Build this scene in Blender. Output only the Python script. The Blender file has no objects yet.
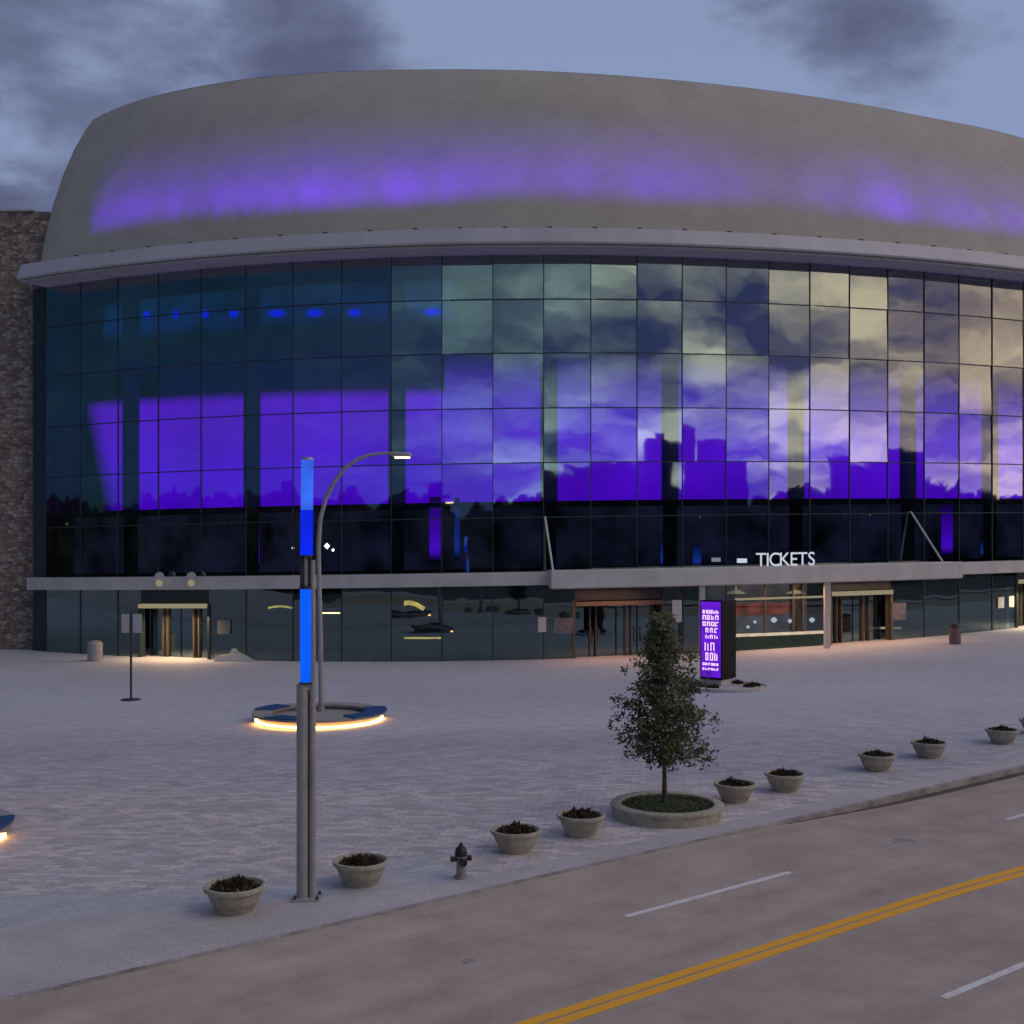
import bpy, bmesh, math, random
from mathutils import Vector, Matrix
random.seed(7)
PI = math.pi
sc = bpy.context.scene
C = sc.collection
R_ = math.radians

# ------------------------------------------------------------------ terrain
K = 0.0165                      # the whole site rises gently to the right
XC, YC, RG = -2.7, 154.1, 73.0  # centre and radius of the curved facade

def smooth(t):
    t = min(1, max(0, t)); return t * t * (3 - 2 * t)

def g(x, y):
    b = min(0.9, 0.00045 * (x + 2.7) ** 2) * smooth((y - 50) / 35.0)
    return K * max(-90, min(90, x)) + b

CAMH, F = 8.0, 1168.0
def at(px, py, z=0.0):
    """ground position that a surveyed photo point stands for"""
    d = 40.0
    for _ in range(60):
        x = (px - 512) / F * d
        h = CAMH - g(x, d) - z
        d = 0.5 * d + 0.5 * (F * h / (py - 545.0))
    x = (px - 512) / F * d
    return Vector((x, d, g(x, d)))

def ts(t, s):
    return (0.806 * t + 0.592 * s, 0.592 * t - 0.806 * s)

def rw(phi):                    # the facade curve flattens towards the right
    return 0.0042 * max(0.0, min(phi, 60) - 12) ** 2

def P(r, phi, z):
    a = R_(phi); r = r + rw(phi)
    x = XC + r * math.sin(a)
    return Vector((x, YC - r * math.cos(a), z + K * x))

def phi_of(px, r=RG):
    """angle on the facade circle met by the sight line through column px"""
    lo, hi = -40.0, 47.0
    for _ in range(40):
        m_ = (lo + hi) / 2; q = P(r, m_, 0)
        if q.x / q.y * F + 512 < px: lo = m_
        else: hi = m_
    return (lo + hi) / 2

def zof(px, py, r=RG):
    p = P(r, phi_of(px, r), 0)
    return CAMH + (545 - py) * p.y / F - K * p.x

# ------------------------------------------------------------------ materials
def newmat(name):
    m = bpy.data.materials.new(name); m.use_nodes = True
    nt = m.node_tree; nt.nodes.clear()
    out = nt.nodes.new('ShaderNodeOutputMaterial')
    return m, nt, out

def N(nt, typ, **kw):
    n = nt.nodes.new(typ)
    for k, v in kw.items():
        if k.startswith('i_'):
            key = k[2:]
            key = int(key) if key.isdigit() else key.replace('_', ' ')
            n.inputs[key].default_value = v
        else:
            setattr(n, k, v)
    return n

def L(nt, a, ao, b, bi):
    nt.links.new(a.outputs[ao], b.inputs[bi])

def mth(nt, op, a, b=None, c=None, clamp=False):
    n = nt.nodes.new('ShaderNodeMath'); n.operation = op; n.use_clamp = clamp
    for i, v in enumerate((a, b, c)):
        if v is None: continue
        if isinstance(v, (int, float)): n.inputs[i].default_value = v
        else: nt.links.new(v, n.inputs[i])
    return n.outputs[0]

def mixc(nt, fac, a, b, blend='MIX'):
    n = nt.nodes.new('ShaderNodeMix'); n.data_type = 'RGBA'; n.blend_type = blend
    for s, v in ((n.inputs[0], fac), (n.inputs[6], a), (n.inputs[7], b)):
        if isinstance(v, (int, float)): s.default_value = v
        elif isinstance(v, (tuple, list)): s.default_value = (*v[:3], 1)
        else: nt.links.new(v, s)
    return n.outputs[2]

def ramp(nt, src, stops, interp='LINEAR'):
    n = nt.nodes.new('ShaderNodeValToRGB'); n.color_ramp.interpolation = interp
    el = n.color_ramp.elements
    while len(el) < len(stops): el.new(0.5)
    for e, (p, c) in zip(el, stops):
        e.position = p
        e.color = (c, c, c, 1) if isinstance(c, (int, float)) else (*c, 1)
    nt.links.new(src, n.inputs[0])
    return n.outputs[0]

def surf(name, col, rough=0.7, var=0.18, scale=4.0, metal=0.0, bump=0.0, bscale=None, spec=0.4, fine=None):
    m, nt, out = newmat(name)
    tc = N(nt, 'ShaderNodeTexCoord')
    nz = N(nt, 'ShaderNodeTexNoise', i_Scale=scale, i_Detail=7.0, i_Roughness=0.65)
    L(nt, tc, 'Object', nz, 'Vector')
    d = tuple(c * (1 - var * 1.6) for c in col); b = tuple(min(1, c * (1 + var * 1.6)) for c in col)
    c = ramp(nt, nz.outputs[0], [(0.28, d), (0.72, b)])
    if fine:
        n2 = N(nt, 'ShaderNodeTexNoise', i_Scale=fine, i_Detail=3.0)
        L(nt, tc, 'Object', n2, 'Vector')
        c = mixc(nt, 0.6, c, ramp(nt, n2.outputs[0], [(0.3, 0.6), (0.7, 1.0)]), 'MULTIPLY')
    bs = N(nt, 'ShaderNodeBsdfPrincipled', i_Roughness=rough, i_Metallic=metal)
    bs.inputs['Specular IOR Level'].default_value = spec
    nt.links.new(c, bs.inputs['Base Color'])
    if bump:
        n3 = N(nt, 'ShaderNodeTexNoise', i_Scale=bscale or scale * 6, i_Detail=5.0)
        L(nt, tc, 'Object', n3, 'Vector')
        bp = N(nt, 'ShaderNodeBump', i_Strength=0.6, i_Distance=bump)
        L(nt, n3, 0, bp, 'Height'); L(nt, bp, 0, bs, 'Normal')
    L(nt, bs, 0, out, 0)
    return m

def glow(name, col, strength, var=0.0, scale=1.0):
    m, nt, out = newmat(name)
    e = N(nt, 'ShaderNodeEmission', i_Strength=strength); e.inputs[0].default_value = (*col, 1)
    if var:
        tc = N(nt, 'ShaderNodeTexCoord'); nz = N(nt, 'ShaderNodeTexNoise', i_Scale=scale, i_Detail=3.0)
        L(nt, tc, 'Object', nz, 'Vector')
        nt.links.new(ramp(nt, nz.outputs[0], [(0.3, tuple(c * (1 - var) for c in col)), (0.7, tuple(c * (1 + var) for c in col))]), e.inputs[0])
    L(nt, e, 0, out, 0)
    return m

def glass_mat(name, tint, base, wav=0.02, gl=(0.88, 1.0, 0.94), rg=0.0):
    m, nt, out = newmat(name)
    tc = N(nt, 'ShaderNodeTexCoord')
    nz = N(nt, 'ShaderNodeTexNoise', i_Scale=0.32, i_Detail=1.5)
    L(nt, tc, 'Object', nz, 'Vector')
    bp = N(nt, 'ShaderNodeBump', i_Strength=1.0, i_Distance=wav); L(nt, nz, 0, bp, 'Height')
    tr = N(nt, 'ShaderNodeBsdfTransparent'); tr.inputs[0].default_value = (*tint, 1)
    gs = N(nt, 'ShaderNodeBsdfGlossy', i_Roughness=rg); gs.inputs[0].default_value = (*gl, 1)
    L(nt, bp, 0, gs, 'Normal')
    lw = N(nt, 'ShaderNodeFresnel', i_IOR=1.5); 
    fac = mth(nt, 'ADD', mth(nt, 'MULTIPLY', lw.outputs[0], 0.9), base, clamp=True)
    mx = N(nt, 'ShaderNodeMixShader'); nt.links.new(fac, mx.inputs[0]); L(nt, tr, 0, mx, 1); L(nt, gs, 0, mx, 2)
    L(nt, mx, 0, out, 0)
    return m

def stone_mat():
    m, nt, out = newmat('stone rubble')
    tc = N(nt, 'ShaderNodeTexCoord')
    mp = N(nt, 'ShaderNodeMapping'); mp.inputs['Scale'].default_value = (1, 1, 1.7); L(nt, tc, 'Object', mp, 0)
    v = N(nt, 'ShaderNodeTexVoronoi', i_Scale=2.3); L(nt, mp, 0, v, 'Vector')
    ve = N(nt, 'ShaderNodeTexVoronoi', i_Scale=2.3, feature='DISTANCE_TO_EDGE', i_Randomness=0.9); L(nt, mp, 0, ve, 'Vector')
    sep = N(nt, 'ShaderNodeSeparateColor'); L(nt, v, 'Color', sep, 0)
    c = ramp(nt, sep.outputs[0], [(0.0, (0.15, 0.11, 0.10)), (0.4, (0.24, 0.19, 0.16)), (0.7, (0.30, 0.25, 0.21)), (1.0, (0.40, 0.35, 0.31))])
    e = ramp(nt, ve.outputs[0], [(0.0, 0.3), (0.06, 1.0)])
    c = mixc(nt, 1.0, c, e, 'MULTIPLY')
    bs = N(nt, 'ShaderNodeBsdfPrincipled', i_Roughness=0.9); nt.links.new(c, bs.inputs['Base Color'])
    bp = N(nt, 'ShaderNodeBump', i_Strength=0.7, i_Distance=0.08); nt.links.new(e, bp.inputs['Height']); L(nt, bp, 0, bs, 'Normal')
    L(nt, bs, 0, out, 0); return m

def paving_mat():
    m, nt, out = newmat('plaza pavers')
    tc = N(nt, 'ShaderNodeTexCoord')
    mp = N(nt, 'ShaderNodeMapping'); mp.inputs['Rotation'].default_value = (0, 0, R_(8)); L(nt, tc, 'Object', mp, 0)
    br = N(nt, 'ShaderNodeTexBrick', i_Scale=1.0)
    br.inputs['Color1'].default_value = (0.47, 0.46, 0.44, 1); br.inputs['Color2'].default_value = (0.74, 0.715, 0.685, 1)
    br.inputs['Mortar'].default_value = (0.36, 0.35, 0.34, 1)
    br.inputs['Mortar Size'].default_value = 0.012; br.inputs['Brick Width'].default_value = 0.5; br.inputs['Row Height'].default_value = 0.25
    br.inputs['Bias'].default_value = 0.0
    L(nt, mp, 0, br, 'Vector')
    mp2 = N(nt, 'ShaderNodeMapping'); mp2.inputs['Scale'].default_value = (0.6, 1.0, 1); L(nt, tc, 'Object', mp2, 0)
    n1 = N(nt, 'ShaderNodeTexNoise', i_Scale=1.15, i_Detail=6.0, i_Roughness=0.72, i_Distortion=0.7); L(nt, mp2, 0, n1, 'Vector')
    n2 = N(nt, 'ShaderNodeTexNoise', i_Scale=0.09, i_Detail=3.0, i_Roughness=0.5); L(nt, mp2, 0, n2, 'Vector')
    sp = N(nt, 'ShaderNodeSeparateXYZ'); L(nt, tc, 'Object', sp, 0)
    yy = mth(nt, 'ADD', sp.outputs[1], mth(nt, 'MULTIPLY', n2.outputs[0], 5.0))
    # tone bands of the laid pattern, by distance from the road
    band = ramp(nt, mth(nt, 'DIVIDE', yy, 100.0), [(0.28, (1.02, 0.96, 0.95)), (0.40, (1.04, 0.97, 0.97)), (0.43, (0.86, 0.85, 0.90)),
                                                  (0.50, (0.84, 0.84, 0.90)), (0.54, (0.98, 0.98, 1.04)), (0.85, (0.90, 0.93, 1.02))])
    near = ramp(nt, mth(nt, 'DIVIDE', yy, 100.0), [(0.40, 0.85), (0.62, 0.25)])
    c = mixc(nt, near, (0.61, 0.615, 0.60), br.outputs[0])
    c = mixc(nt, 1.0, c, band, 'MULTIPLY')
    c = mixc(nt, mth(nt, 'MULTIPLY', near, 0.85), c, ramp(nt, n1.outputs[0], [(0.36, (0.74, 0.76, 0.82)), (0.50, (0.94, 0.94, 0.96)), (0.62, (1.16, 1.11, 1.06))]), 'MULTIPLY')
    c = mixc(nt, 0.6, c, ramp(nt, n2.outputs[0], [(0.3, 0.82), (0.7, 1.1)]), 'MULTIPLY')
    bs = N(nt, 'ShaderNodeBsdfPrincipled', i_Roughness=0.75); bs.inputs['Specular IOR Level'].default_value = 0.25
    nt.links.new(c, bs.inputs['Base Color']); L(nt, bs, 0, out, 0); return m

def strip_mat():
    m, nt, out = newmat('diagonal block paving')
    tc = N(nt, 'ShaderNodeTexCoord')
    mp = N(nt, 'ShaderNodeMapping'); mp.inputs['Rotation'].default_value = (0, 0, R_(-36)); L(nt, tc, 'Object', mp, 0)
    br = N(nt, 'ShaderNodeTexBrick', i_Scale=1.0)
    br.inputs['Color1'].default_value = (0.48, 0.485, 0.50, 1); br.inputs['Color2'].default_value = (0.55, 0.55, 0.56, 1)
    br.inputs['Mortar'].default_value = (0.42, 0.42, 0.43, 1)
    br.inputs['Mortar Size'].default_value = 0.015; br.inputs['Brick Width'].default_value = 0.6; br.inputs['Row Height'].default_value = 0.3
    L(nt, mp, 0, br, 'Vector')
    n1 = N(nt, 'ShaderNodeTexNoise', i_Scale=0.7, i_Detail=8.0, i_Roughness=0.7); L(nt, tc, 'Object', n1, 'Vector')
    c = mixc(nt, 0.8, br.outputs[0], ramp(nt, n1.outputs[0], [(0.3, 0.78), (0.7, 1.12)]), 'MULTIPLY')
    bs = N(nt, 'ShaderNodeBsdfPrincipled', i_Roughness=0.8); bs.inputs['Specular IOR Level'].default_value = 0.25
    nt.links.new(c, bs.inputs['Base Color']); L(nt, bs, 0, out, 0); return m

def road_mat():
    m, nt, out = newmat('worn asphalt')
    tc = N(nt, 'ShaderNodeTexCoord')
    mp = N(nt, 'ShaderNodeMapping'); mp0 = N(nt, 'ShaderNodeMapping'); mp0.inputs['Rotation'].default_value = (0, 0, R_(-36.3)); L(nt, tc, 'Object', mp0, 0)
    mp.inputs['Scale'].default_value = (0.05, 1, 1); L(nt, mp0, 0, mp, 0)
    # wheel tracks and lane-long stains
    n1 = N(nt, 'ShaderNodeTexNoise', i_Scale=0.75, i_Detail=5.0, i_Roughness=0.6); L(nt, mp, 0, n1, 'Vector')
    n2 = N(nt, 'ShaderNodeTexNoise', i_Scale=0.5, i_Detail=9.0, i_Roughness=0.72); L(nt, tc, 'Object', n2, 'Vector')
    n3 = N(nt, 'ShaderNodeTexNoise', i_Scale=38.0, i_Detail=3.0); L(nt, tc, 'Object', n3, 'Vector')
    vo = N(nt, 'ShaderNodeTexVoronoi', i_Scale=0.16, feature='DISTANCE_TO_EDGE')
    wv = mixc(nt, 0.12, tc.outputs['Object'], n2.outputs[1]); nt.links.new(wv, vo.inputs['Vector'])
    c = ramp(nt, n1.outputs[0], [(0.3, (0.445, 0.365, 0.30)), (0.7, (0.57, 0.47, 0.385))])
    c = mixc(nt, 0.75, c, ramp(nt, n2.outputs[0], [(0.32, 0.70), (0.66, 1.14)]), 'MULTIPLY')
    c = mixc(nt, 0.5, c, ramp(nt, n3.outputs[0], [(0.3, 0.7), (0.7, 1.15)]), 'MULTIPLY')
    c = mixc(nt, 0.35, c, ramp(nt, vo.outputs[0], [(0.0, 0.8), (0.004, 1.0)]), 'MULTIPLY')
    bs = N(nt, 'ShaderNodeBsdfPrincipled', i_Roughness=0.85); bs.inputs['Specular IOR Level'].default_value = 0.2
    nt.links.new(c, bs.inputs['Base Color']); L(nt, bs, 0, out, 0); return m

def paint_mat(name, col, wear=0.45):
    m, nt, out = newmat(name)
    tc = N(nt, 'ShaderNodeTexCoord')
    n1 = N(nt, 'ShaderNodeTexNoise', i_Scale=6.0, i_Detail=9.0, i_Roughness=0.75); L(nt, tc, 'Object', n1, 'Vector')
    c = mixc(nt, ramp(nt, n1.outputs[0], [(wear - 0.12, 0.75), (wear + 0.12, 0.0)]), col, (0.4, 0.33, 0.29))
    bs = N(nt, 'ShaderNodeBsdfPrincipled', i_Roughness=0.7); nt.links.new(c, bs.inputs['Base Color']); L(nt, bs, 0, out, 0); return m

def drum_mat():
    m, nt, out = newmat('precast drum cladding')
    uv = N(nt, 'ShaderNodeUVMap')
    tc = N(nt, 'ShaderNodeTexCoord')
    br = N(nt, 'ShaderNodeTexBrick', i_Scale=1.0); br.offset = 0.5
    mp = N(nt, 'ShaderNodeMapping'); mp.inputs['Rotation'].default_value = (0, 0, R_(32)); L(nt, uv, 0, mp, 0)
    br.inputs['Color1'].default_value = (0.475, 0.445, 0.39, 1); br.inputs['Color2'].default_value = (0.50, 0.465, 0.41, 1)
    br.inputs['Mortar'].default_value = (0.43, 0.39, 0.36, 1)
    br.inputs['Mortar Size'].default_value = 0.03; br.inputs['Brick Width'].default_value = 4.2; br.inputs['Row Height'].default_value = 2.4
    L(nt, mp, 0, br, 'Vector')
    n1 = N(nt, 'ShaderNodeTexNoise', i_Scale=0.35, i_Detail=8.0, i_Roughness=0.7); L(nt, tc, 'Object', n1, 'Vector')
    c = mixc(nt, 0.8, br.outputs[0], ramp(nt, n1.outputs[0], [(0.3, 0.86), (0.7, 1.06)]), 'MULTIPLY')
    bs = N(nt, 'ShaderNodeBsdfPrincipled', i_Roughness=0.8); bs.inputs['Specular IOR Level'].default_value = 0.2
    nt.links.new(c, bs.inputs['Base Color']); L(nt, bs, 0, out, 0); return m

def leaf_mat(name, dark, light):
    m, nt, out = newmat(name)
    at_ = N(nt, 'ShaderNodeAttribute', attribute_name='tone')
    c = ramp(nt, at_.outputs['Fac'], [(0.0, dark), (1.0, light)])
    bs = N(nt, 'ShaderNodeBsdfPrincipled', i_Roughness=0.5); bs.inputs['Specular IOR Level'].default_value = 0.35
    nt.links.new(c, bs.inputs['Base Color'])
    tl = N(nt, 'ShaderNodeBsdfTranslucent'); nt.links.new(c, tl.inputs[0])
    mx = N(nt, 'ShaderNodeMixShader', i_0=0.25); L(nt, bs, 0, mx, 1); L(nt, tl, 0, mx, 2); L(nt, mx, 0, out, 0); return m

M = dict(
    stone=stone_mat(), pave=paving_mat(), strip=strip_mat(), road=road_mat(), drum=drum_mat(),
    apron=surf('concrete apron', (0.58, 0.54, 0.51), 0.85, 0.1, 0.5, fine=14),
    kerb=surf('kerb concrete', (0.40, 0.36, 0.33), 0.85, 0.3, 1.5, fine=20),
    gutter=surf('gutter grime', (0.13, 0.105, 0.09), 0.9, 0.3, 1.2, fine=10),
    earth=surf('far ground', (0.10, 0.10, 0.09), 0.95, 0.3, 0.1),
    cornice=surf('cornice metal', (0.50, 0.49, 0.52), 0.5, 0.08, 0.4, metal=0.1),
    soffit=surf('soffit metal', (0.45, 0.44, 0.43), 0.7, 0.08, 0.5),
    band=surf('canopy metal', (0.62, 0.60, 0.58), 0.45, 0.10, 0.5, metal=0.2),
    roof=surf('roof membrane', (0.3, 0.3, 0.3), 0.9, 0.1, 0.3),
    mull=surf('dark mullion', (0.03, 0.045, 0.055), 0.4, 0.1, 2),
    glassL=glass_mat('facade glass', (0.55, 0.66, 0.72), 0.29, 0.012, rg=0.024),
    glassG=glass_mat('street level glass', (0.40, 0.50, 0.52), 0.17, 0.012, (0.7, 0.95, 1.0)),
    glassT=glass_mat('ticket window glass', (0.85, 0.9, 0.9), 0.05, 0.006),

    mezz=glow('dim mezzanine glow', (0.006, 0.006, 0.016), 1.0, 1.6, 0.35),
    teal=surf('interior teal wall', (0.05, 0.14, 0.15), 0.9, 0.2, 0.12),
    dark=surf('interior dark', (0.015, 0.017, 0.02), 0.9, 0.3, 0.3),
    icol=surf('interior column paint', (0.15, 0.24, 0.21), 0.7, 0.12, 0.6),
    steel=surf('galvanised pole', (0.44, 0.43, 0.43), 0.45, 0.10, 2.5, metal=0.25, fine=25),
    dsteel=surf('dark steel', (0.055, 0.055, 0.06), 0.5, 0.15, 3, metal=0.3),
    bowl=surf('cast stone bowl', (0.47, 0.425, 0.34), 0.85, 0.2, 3.0, bump=0.01, bscale=60, fine=18),
    soil=surf('dark soil', (0.03, 0.022, 0.017), 0.95, 0.3, 8, bump=0.03, bscale=25),
    grass=surf('ground cover', (0.04, 0.055, 0.02), 0.95, 0.4, 6, bump=0.03, bscale=30),
    bark=surf('bark', (0.10, 0.075, 0.06), 0.9, 0.25, 8, bump=0.01),
    leaf=leaf_mat('tree leaves', (0.03, 0.042, 0.018), (0.17, 0.19, 0.09)),
    bedleaf=leaf_mat('planter leaves', (0.03, 0.026, 0.016), (0.12, 0.09, 0.055)),
    wood=surf('distant foliage', (0.008, 0.011, 0.008), 1.0, 0.5, 0.2),
    city=surf('distant building wall', (0.02, 0.02, 0.026), 0.9, 0.3, 0.1),
    black=surf('black casing', (0.006, 0.006, 0.008), 0.5, 0.1, 3, spec=.2),
    white=surf('white paint', (0.62, 0.62, 0.62), 0.5, 0.06, 2),
    poster=surf('printed notice', (0.13, 0.15, 0.17), 0.6, 0.25, 3.5),
    bench=surf('bench stone', (0.33, 0.31, 0.29), 0.8, 0.15, 1.5),
    blue=surf('blue bench top', (0.025, 0.085, 0.20), 0.45, 0.2, 1.0),
    hyd=surf('hydrant silver paint', (0.30, 0.28, 0.26), 0.55, 0.2, 9, metal=0.2),
    hydd=surf('hydrant dark bonnet', (0.03, 0.022, 0.028), 0.5, 0.2, 9),
    redd=surf('dull red plastic', (0.20, 0.14, 0.14), 0.6, 0.15, 4),
    green=surf('dark green panel', (0.025, 0.06, 0.05), 0.6, 0.1, 2),
    door=surf('door dark', (0.03, 0.026, 0.022), 0.5, 0.1, 2),
    bronze=surf('bronze frame', (0.13, 0.11, 0.09), 0.45, 0.1, 2, metal=0.3),
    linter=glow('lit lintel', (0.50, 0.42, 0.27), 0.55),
    warm=glow('warm lamp', (1.0, 0.72, 0.36), 5.0),
    led=glow('warm led strip', (1.0, 0.46, 0.14), 11.0),
    yellow=glow('yellow bar', (1.0, 0.68, 0.16), 1.1, 0.5, 2.0),
    wglow=glow('white lamp', (1.0, 0.93, 0.8), 4.0),
    letter=glow('lit white lettering', (0.75, 0.82, 0.95), 0.75),
    kiosk=glow('purple led screen', (0.13, 0.012, 0.62), 1.0, 0.35, 1.2),
    pink=glow('pink screen text', (0.95, 0.62, 1.0), 1.25),
    bluel=glow('light blue tube', (0.035, 0.13, 0.80), 1.05, 0.25, 1.3),
    blued=glow('deep blue tube', (0.004, 0.02, 0.78), 1.0, 0.2, 1.5),
    bluem=glow('azure tube', (0.004, 0.10, 0.86), 1.1, 0.1, 1.5),


    redglow=glow('red sign band', (0.45, 0.08, 0.06), 0.34, 0.6, 1.2),
    room=glow('lit ticket hall', (0.16, 0.13, 0.14), 0.35, 0.6, 0.7),  # the hall's lamplight put into its back wall as emission
    counter=glow('lit counter', (0.75, 0.60, 0.45), 0.8, 0.2, 2),  # lamplight on the counter put into its colour as emission
    yline=paint_mat('yellow road paint', (1.0, 0.47, 0.02), 0.33),
    wline=paint_mat('white road paint', (0.85, 0.80, 0.76), 0.38),
)

def col_wash(name, col):  # uplight on a column painted as an emission gradient, no lamp below
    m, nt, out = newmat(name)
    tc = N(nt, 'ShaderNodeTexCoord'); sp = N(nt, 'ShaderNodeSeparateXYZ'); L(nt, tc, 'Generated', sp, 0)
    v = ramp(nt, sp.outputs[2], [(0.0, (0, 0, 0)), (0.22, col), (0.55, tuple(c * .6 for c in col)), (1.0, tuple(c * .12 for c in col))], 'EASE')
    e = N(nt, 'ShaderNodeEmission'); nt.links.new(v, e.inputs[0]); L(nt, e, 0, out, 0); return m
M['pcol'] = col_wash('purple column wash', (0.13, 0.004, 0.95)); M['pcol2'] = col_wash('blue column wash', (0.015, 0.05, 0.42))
def disc_mat():
    m, nt, out = newmat('blue downlight')
    tc = N(nt, 'ShaderNodeTexCoord'); sp = N(nt, 'ShaderNodeSeparateXYZ'); L(nt, tc, 'Generated', sp, 0)
    a = mth(nt, 'MULTIPLY', mth(nt, 'SUBTRACT', sp.outputs[0], .5), 2.0); b = mth(nt, 'MULTIPLY', mth(nt, 'SUBTRACT', sp.outputs[2], .5), 2.0)
    d = mth(nt, 'SQRT', mth(nt, 'ADD', mth(nt, 'MULTIPLY', a, a), mth(nt, 'MULTIPLY', b, b)))
    v = ramp(nt, d, [(0.25, (0.0, 0.006, 1.25)), (0.95, (0.003, 0.02, 0.12))])
    e = N(nt, 'ShaderNodeEmission'); nt.links.new(v, e.inputs[0]); L(nt, e, 0, out, 0); return m
M['spot'] = disc_mat()
def wash_mat():  # blue light wash painted into the wall as patchy emission
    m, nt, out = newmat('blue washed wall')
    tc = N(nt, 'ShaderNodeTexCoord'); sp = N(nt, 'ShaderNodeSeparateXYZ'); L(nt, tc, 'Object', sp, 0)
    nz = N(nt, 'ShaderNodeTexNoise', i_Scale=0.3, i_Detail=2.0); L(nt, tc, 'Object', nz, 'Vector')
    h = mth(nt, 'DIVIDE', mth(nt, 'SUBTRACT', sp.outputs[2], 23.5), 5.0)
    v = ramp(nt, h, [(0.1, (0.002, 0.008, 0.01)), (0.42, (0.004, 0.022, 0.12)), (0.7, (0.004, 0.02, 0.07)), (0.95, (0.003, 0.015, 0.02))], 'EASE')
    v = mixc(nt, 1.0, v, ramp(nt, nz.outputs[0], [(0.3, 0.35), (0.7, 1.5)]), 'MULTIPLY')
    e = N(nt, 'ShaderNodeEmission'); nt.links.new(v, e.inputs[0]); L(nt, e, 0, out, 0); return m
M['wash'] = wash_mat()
def purple_wall(name, top_fade, strength):  # purple light on the wall is put in as emission, soft edges included
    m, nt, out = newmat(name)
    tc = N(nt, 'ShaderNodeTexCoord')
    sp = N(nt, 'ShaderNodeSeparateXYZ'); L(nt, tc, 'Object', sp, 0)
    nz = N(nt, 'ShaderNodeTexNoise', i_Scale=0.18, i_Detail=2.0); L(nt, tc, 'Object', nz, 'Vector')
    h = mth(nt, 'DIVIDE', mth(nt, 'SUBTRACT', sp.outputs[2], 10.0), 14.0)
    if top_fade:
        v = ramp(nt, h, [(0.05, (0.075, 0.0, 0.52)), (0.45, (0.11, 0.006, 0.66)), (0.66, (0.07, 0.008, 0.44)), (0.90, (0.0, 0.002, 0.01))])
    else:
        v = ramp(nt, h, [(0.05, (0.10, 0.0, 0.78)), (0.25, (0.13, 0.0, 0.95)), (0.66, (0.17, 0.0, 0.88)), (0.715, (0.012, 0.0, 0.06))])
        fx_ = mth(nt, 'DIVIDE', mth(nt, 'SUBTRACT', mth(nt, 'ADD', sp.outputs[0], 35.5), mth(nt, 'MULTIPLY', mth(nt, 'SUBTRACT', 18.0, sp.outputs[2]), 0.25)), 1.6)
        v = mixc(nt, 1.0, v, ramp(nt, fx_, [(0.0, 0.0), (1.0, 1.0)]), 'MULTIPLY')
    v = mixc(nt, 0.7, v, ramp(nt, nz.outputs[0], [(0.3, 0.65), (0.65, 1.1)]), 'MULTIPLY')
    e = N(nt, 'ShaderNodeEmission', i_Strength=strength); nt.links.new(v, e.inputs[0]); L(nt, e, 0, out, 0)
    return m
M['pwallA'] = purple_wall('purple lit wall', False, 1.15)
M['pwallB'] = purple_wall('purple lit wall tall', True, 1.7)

# ------------------------------------------------------------------ object helpers
def tag(o, label=None, cat=None, group=None, kind=None):
    if label: o['label'] = label
    if cat: o['category'] = cat
    if group: o['group'] = group
    if kind: o['kind'] = kind
    return o

def empty(name, loc=(0, 0, 0), rz=0.0, label=None, cat=None, group=None):
    o = bpy.data.objects.new(name, None); C.objects.link(o)
    o.location = loc; o.rotation_euler = (0, 0, rz); o.empty_display_size = 0.3
    return tag(o, label, cat, group)

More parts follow.
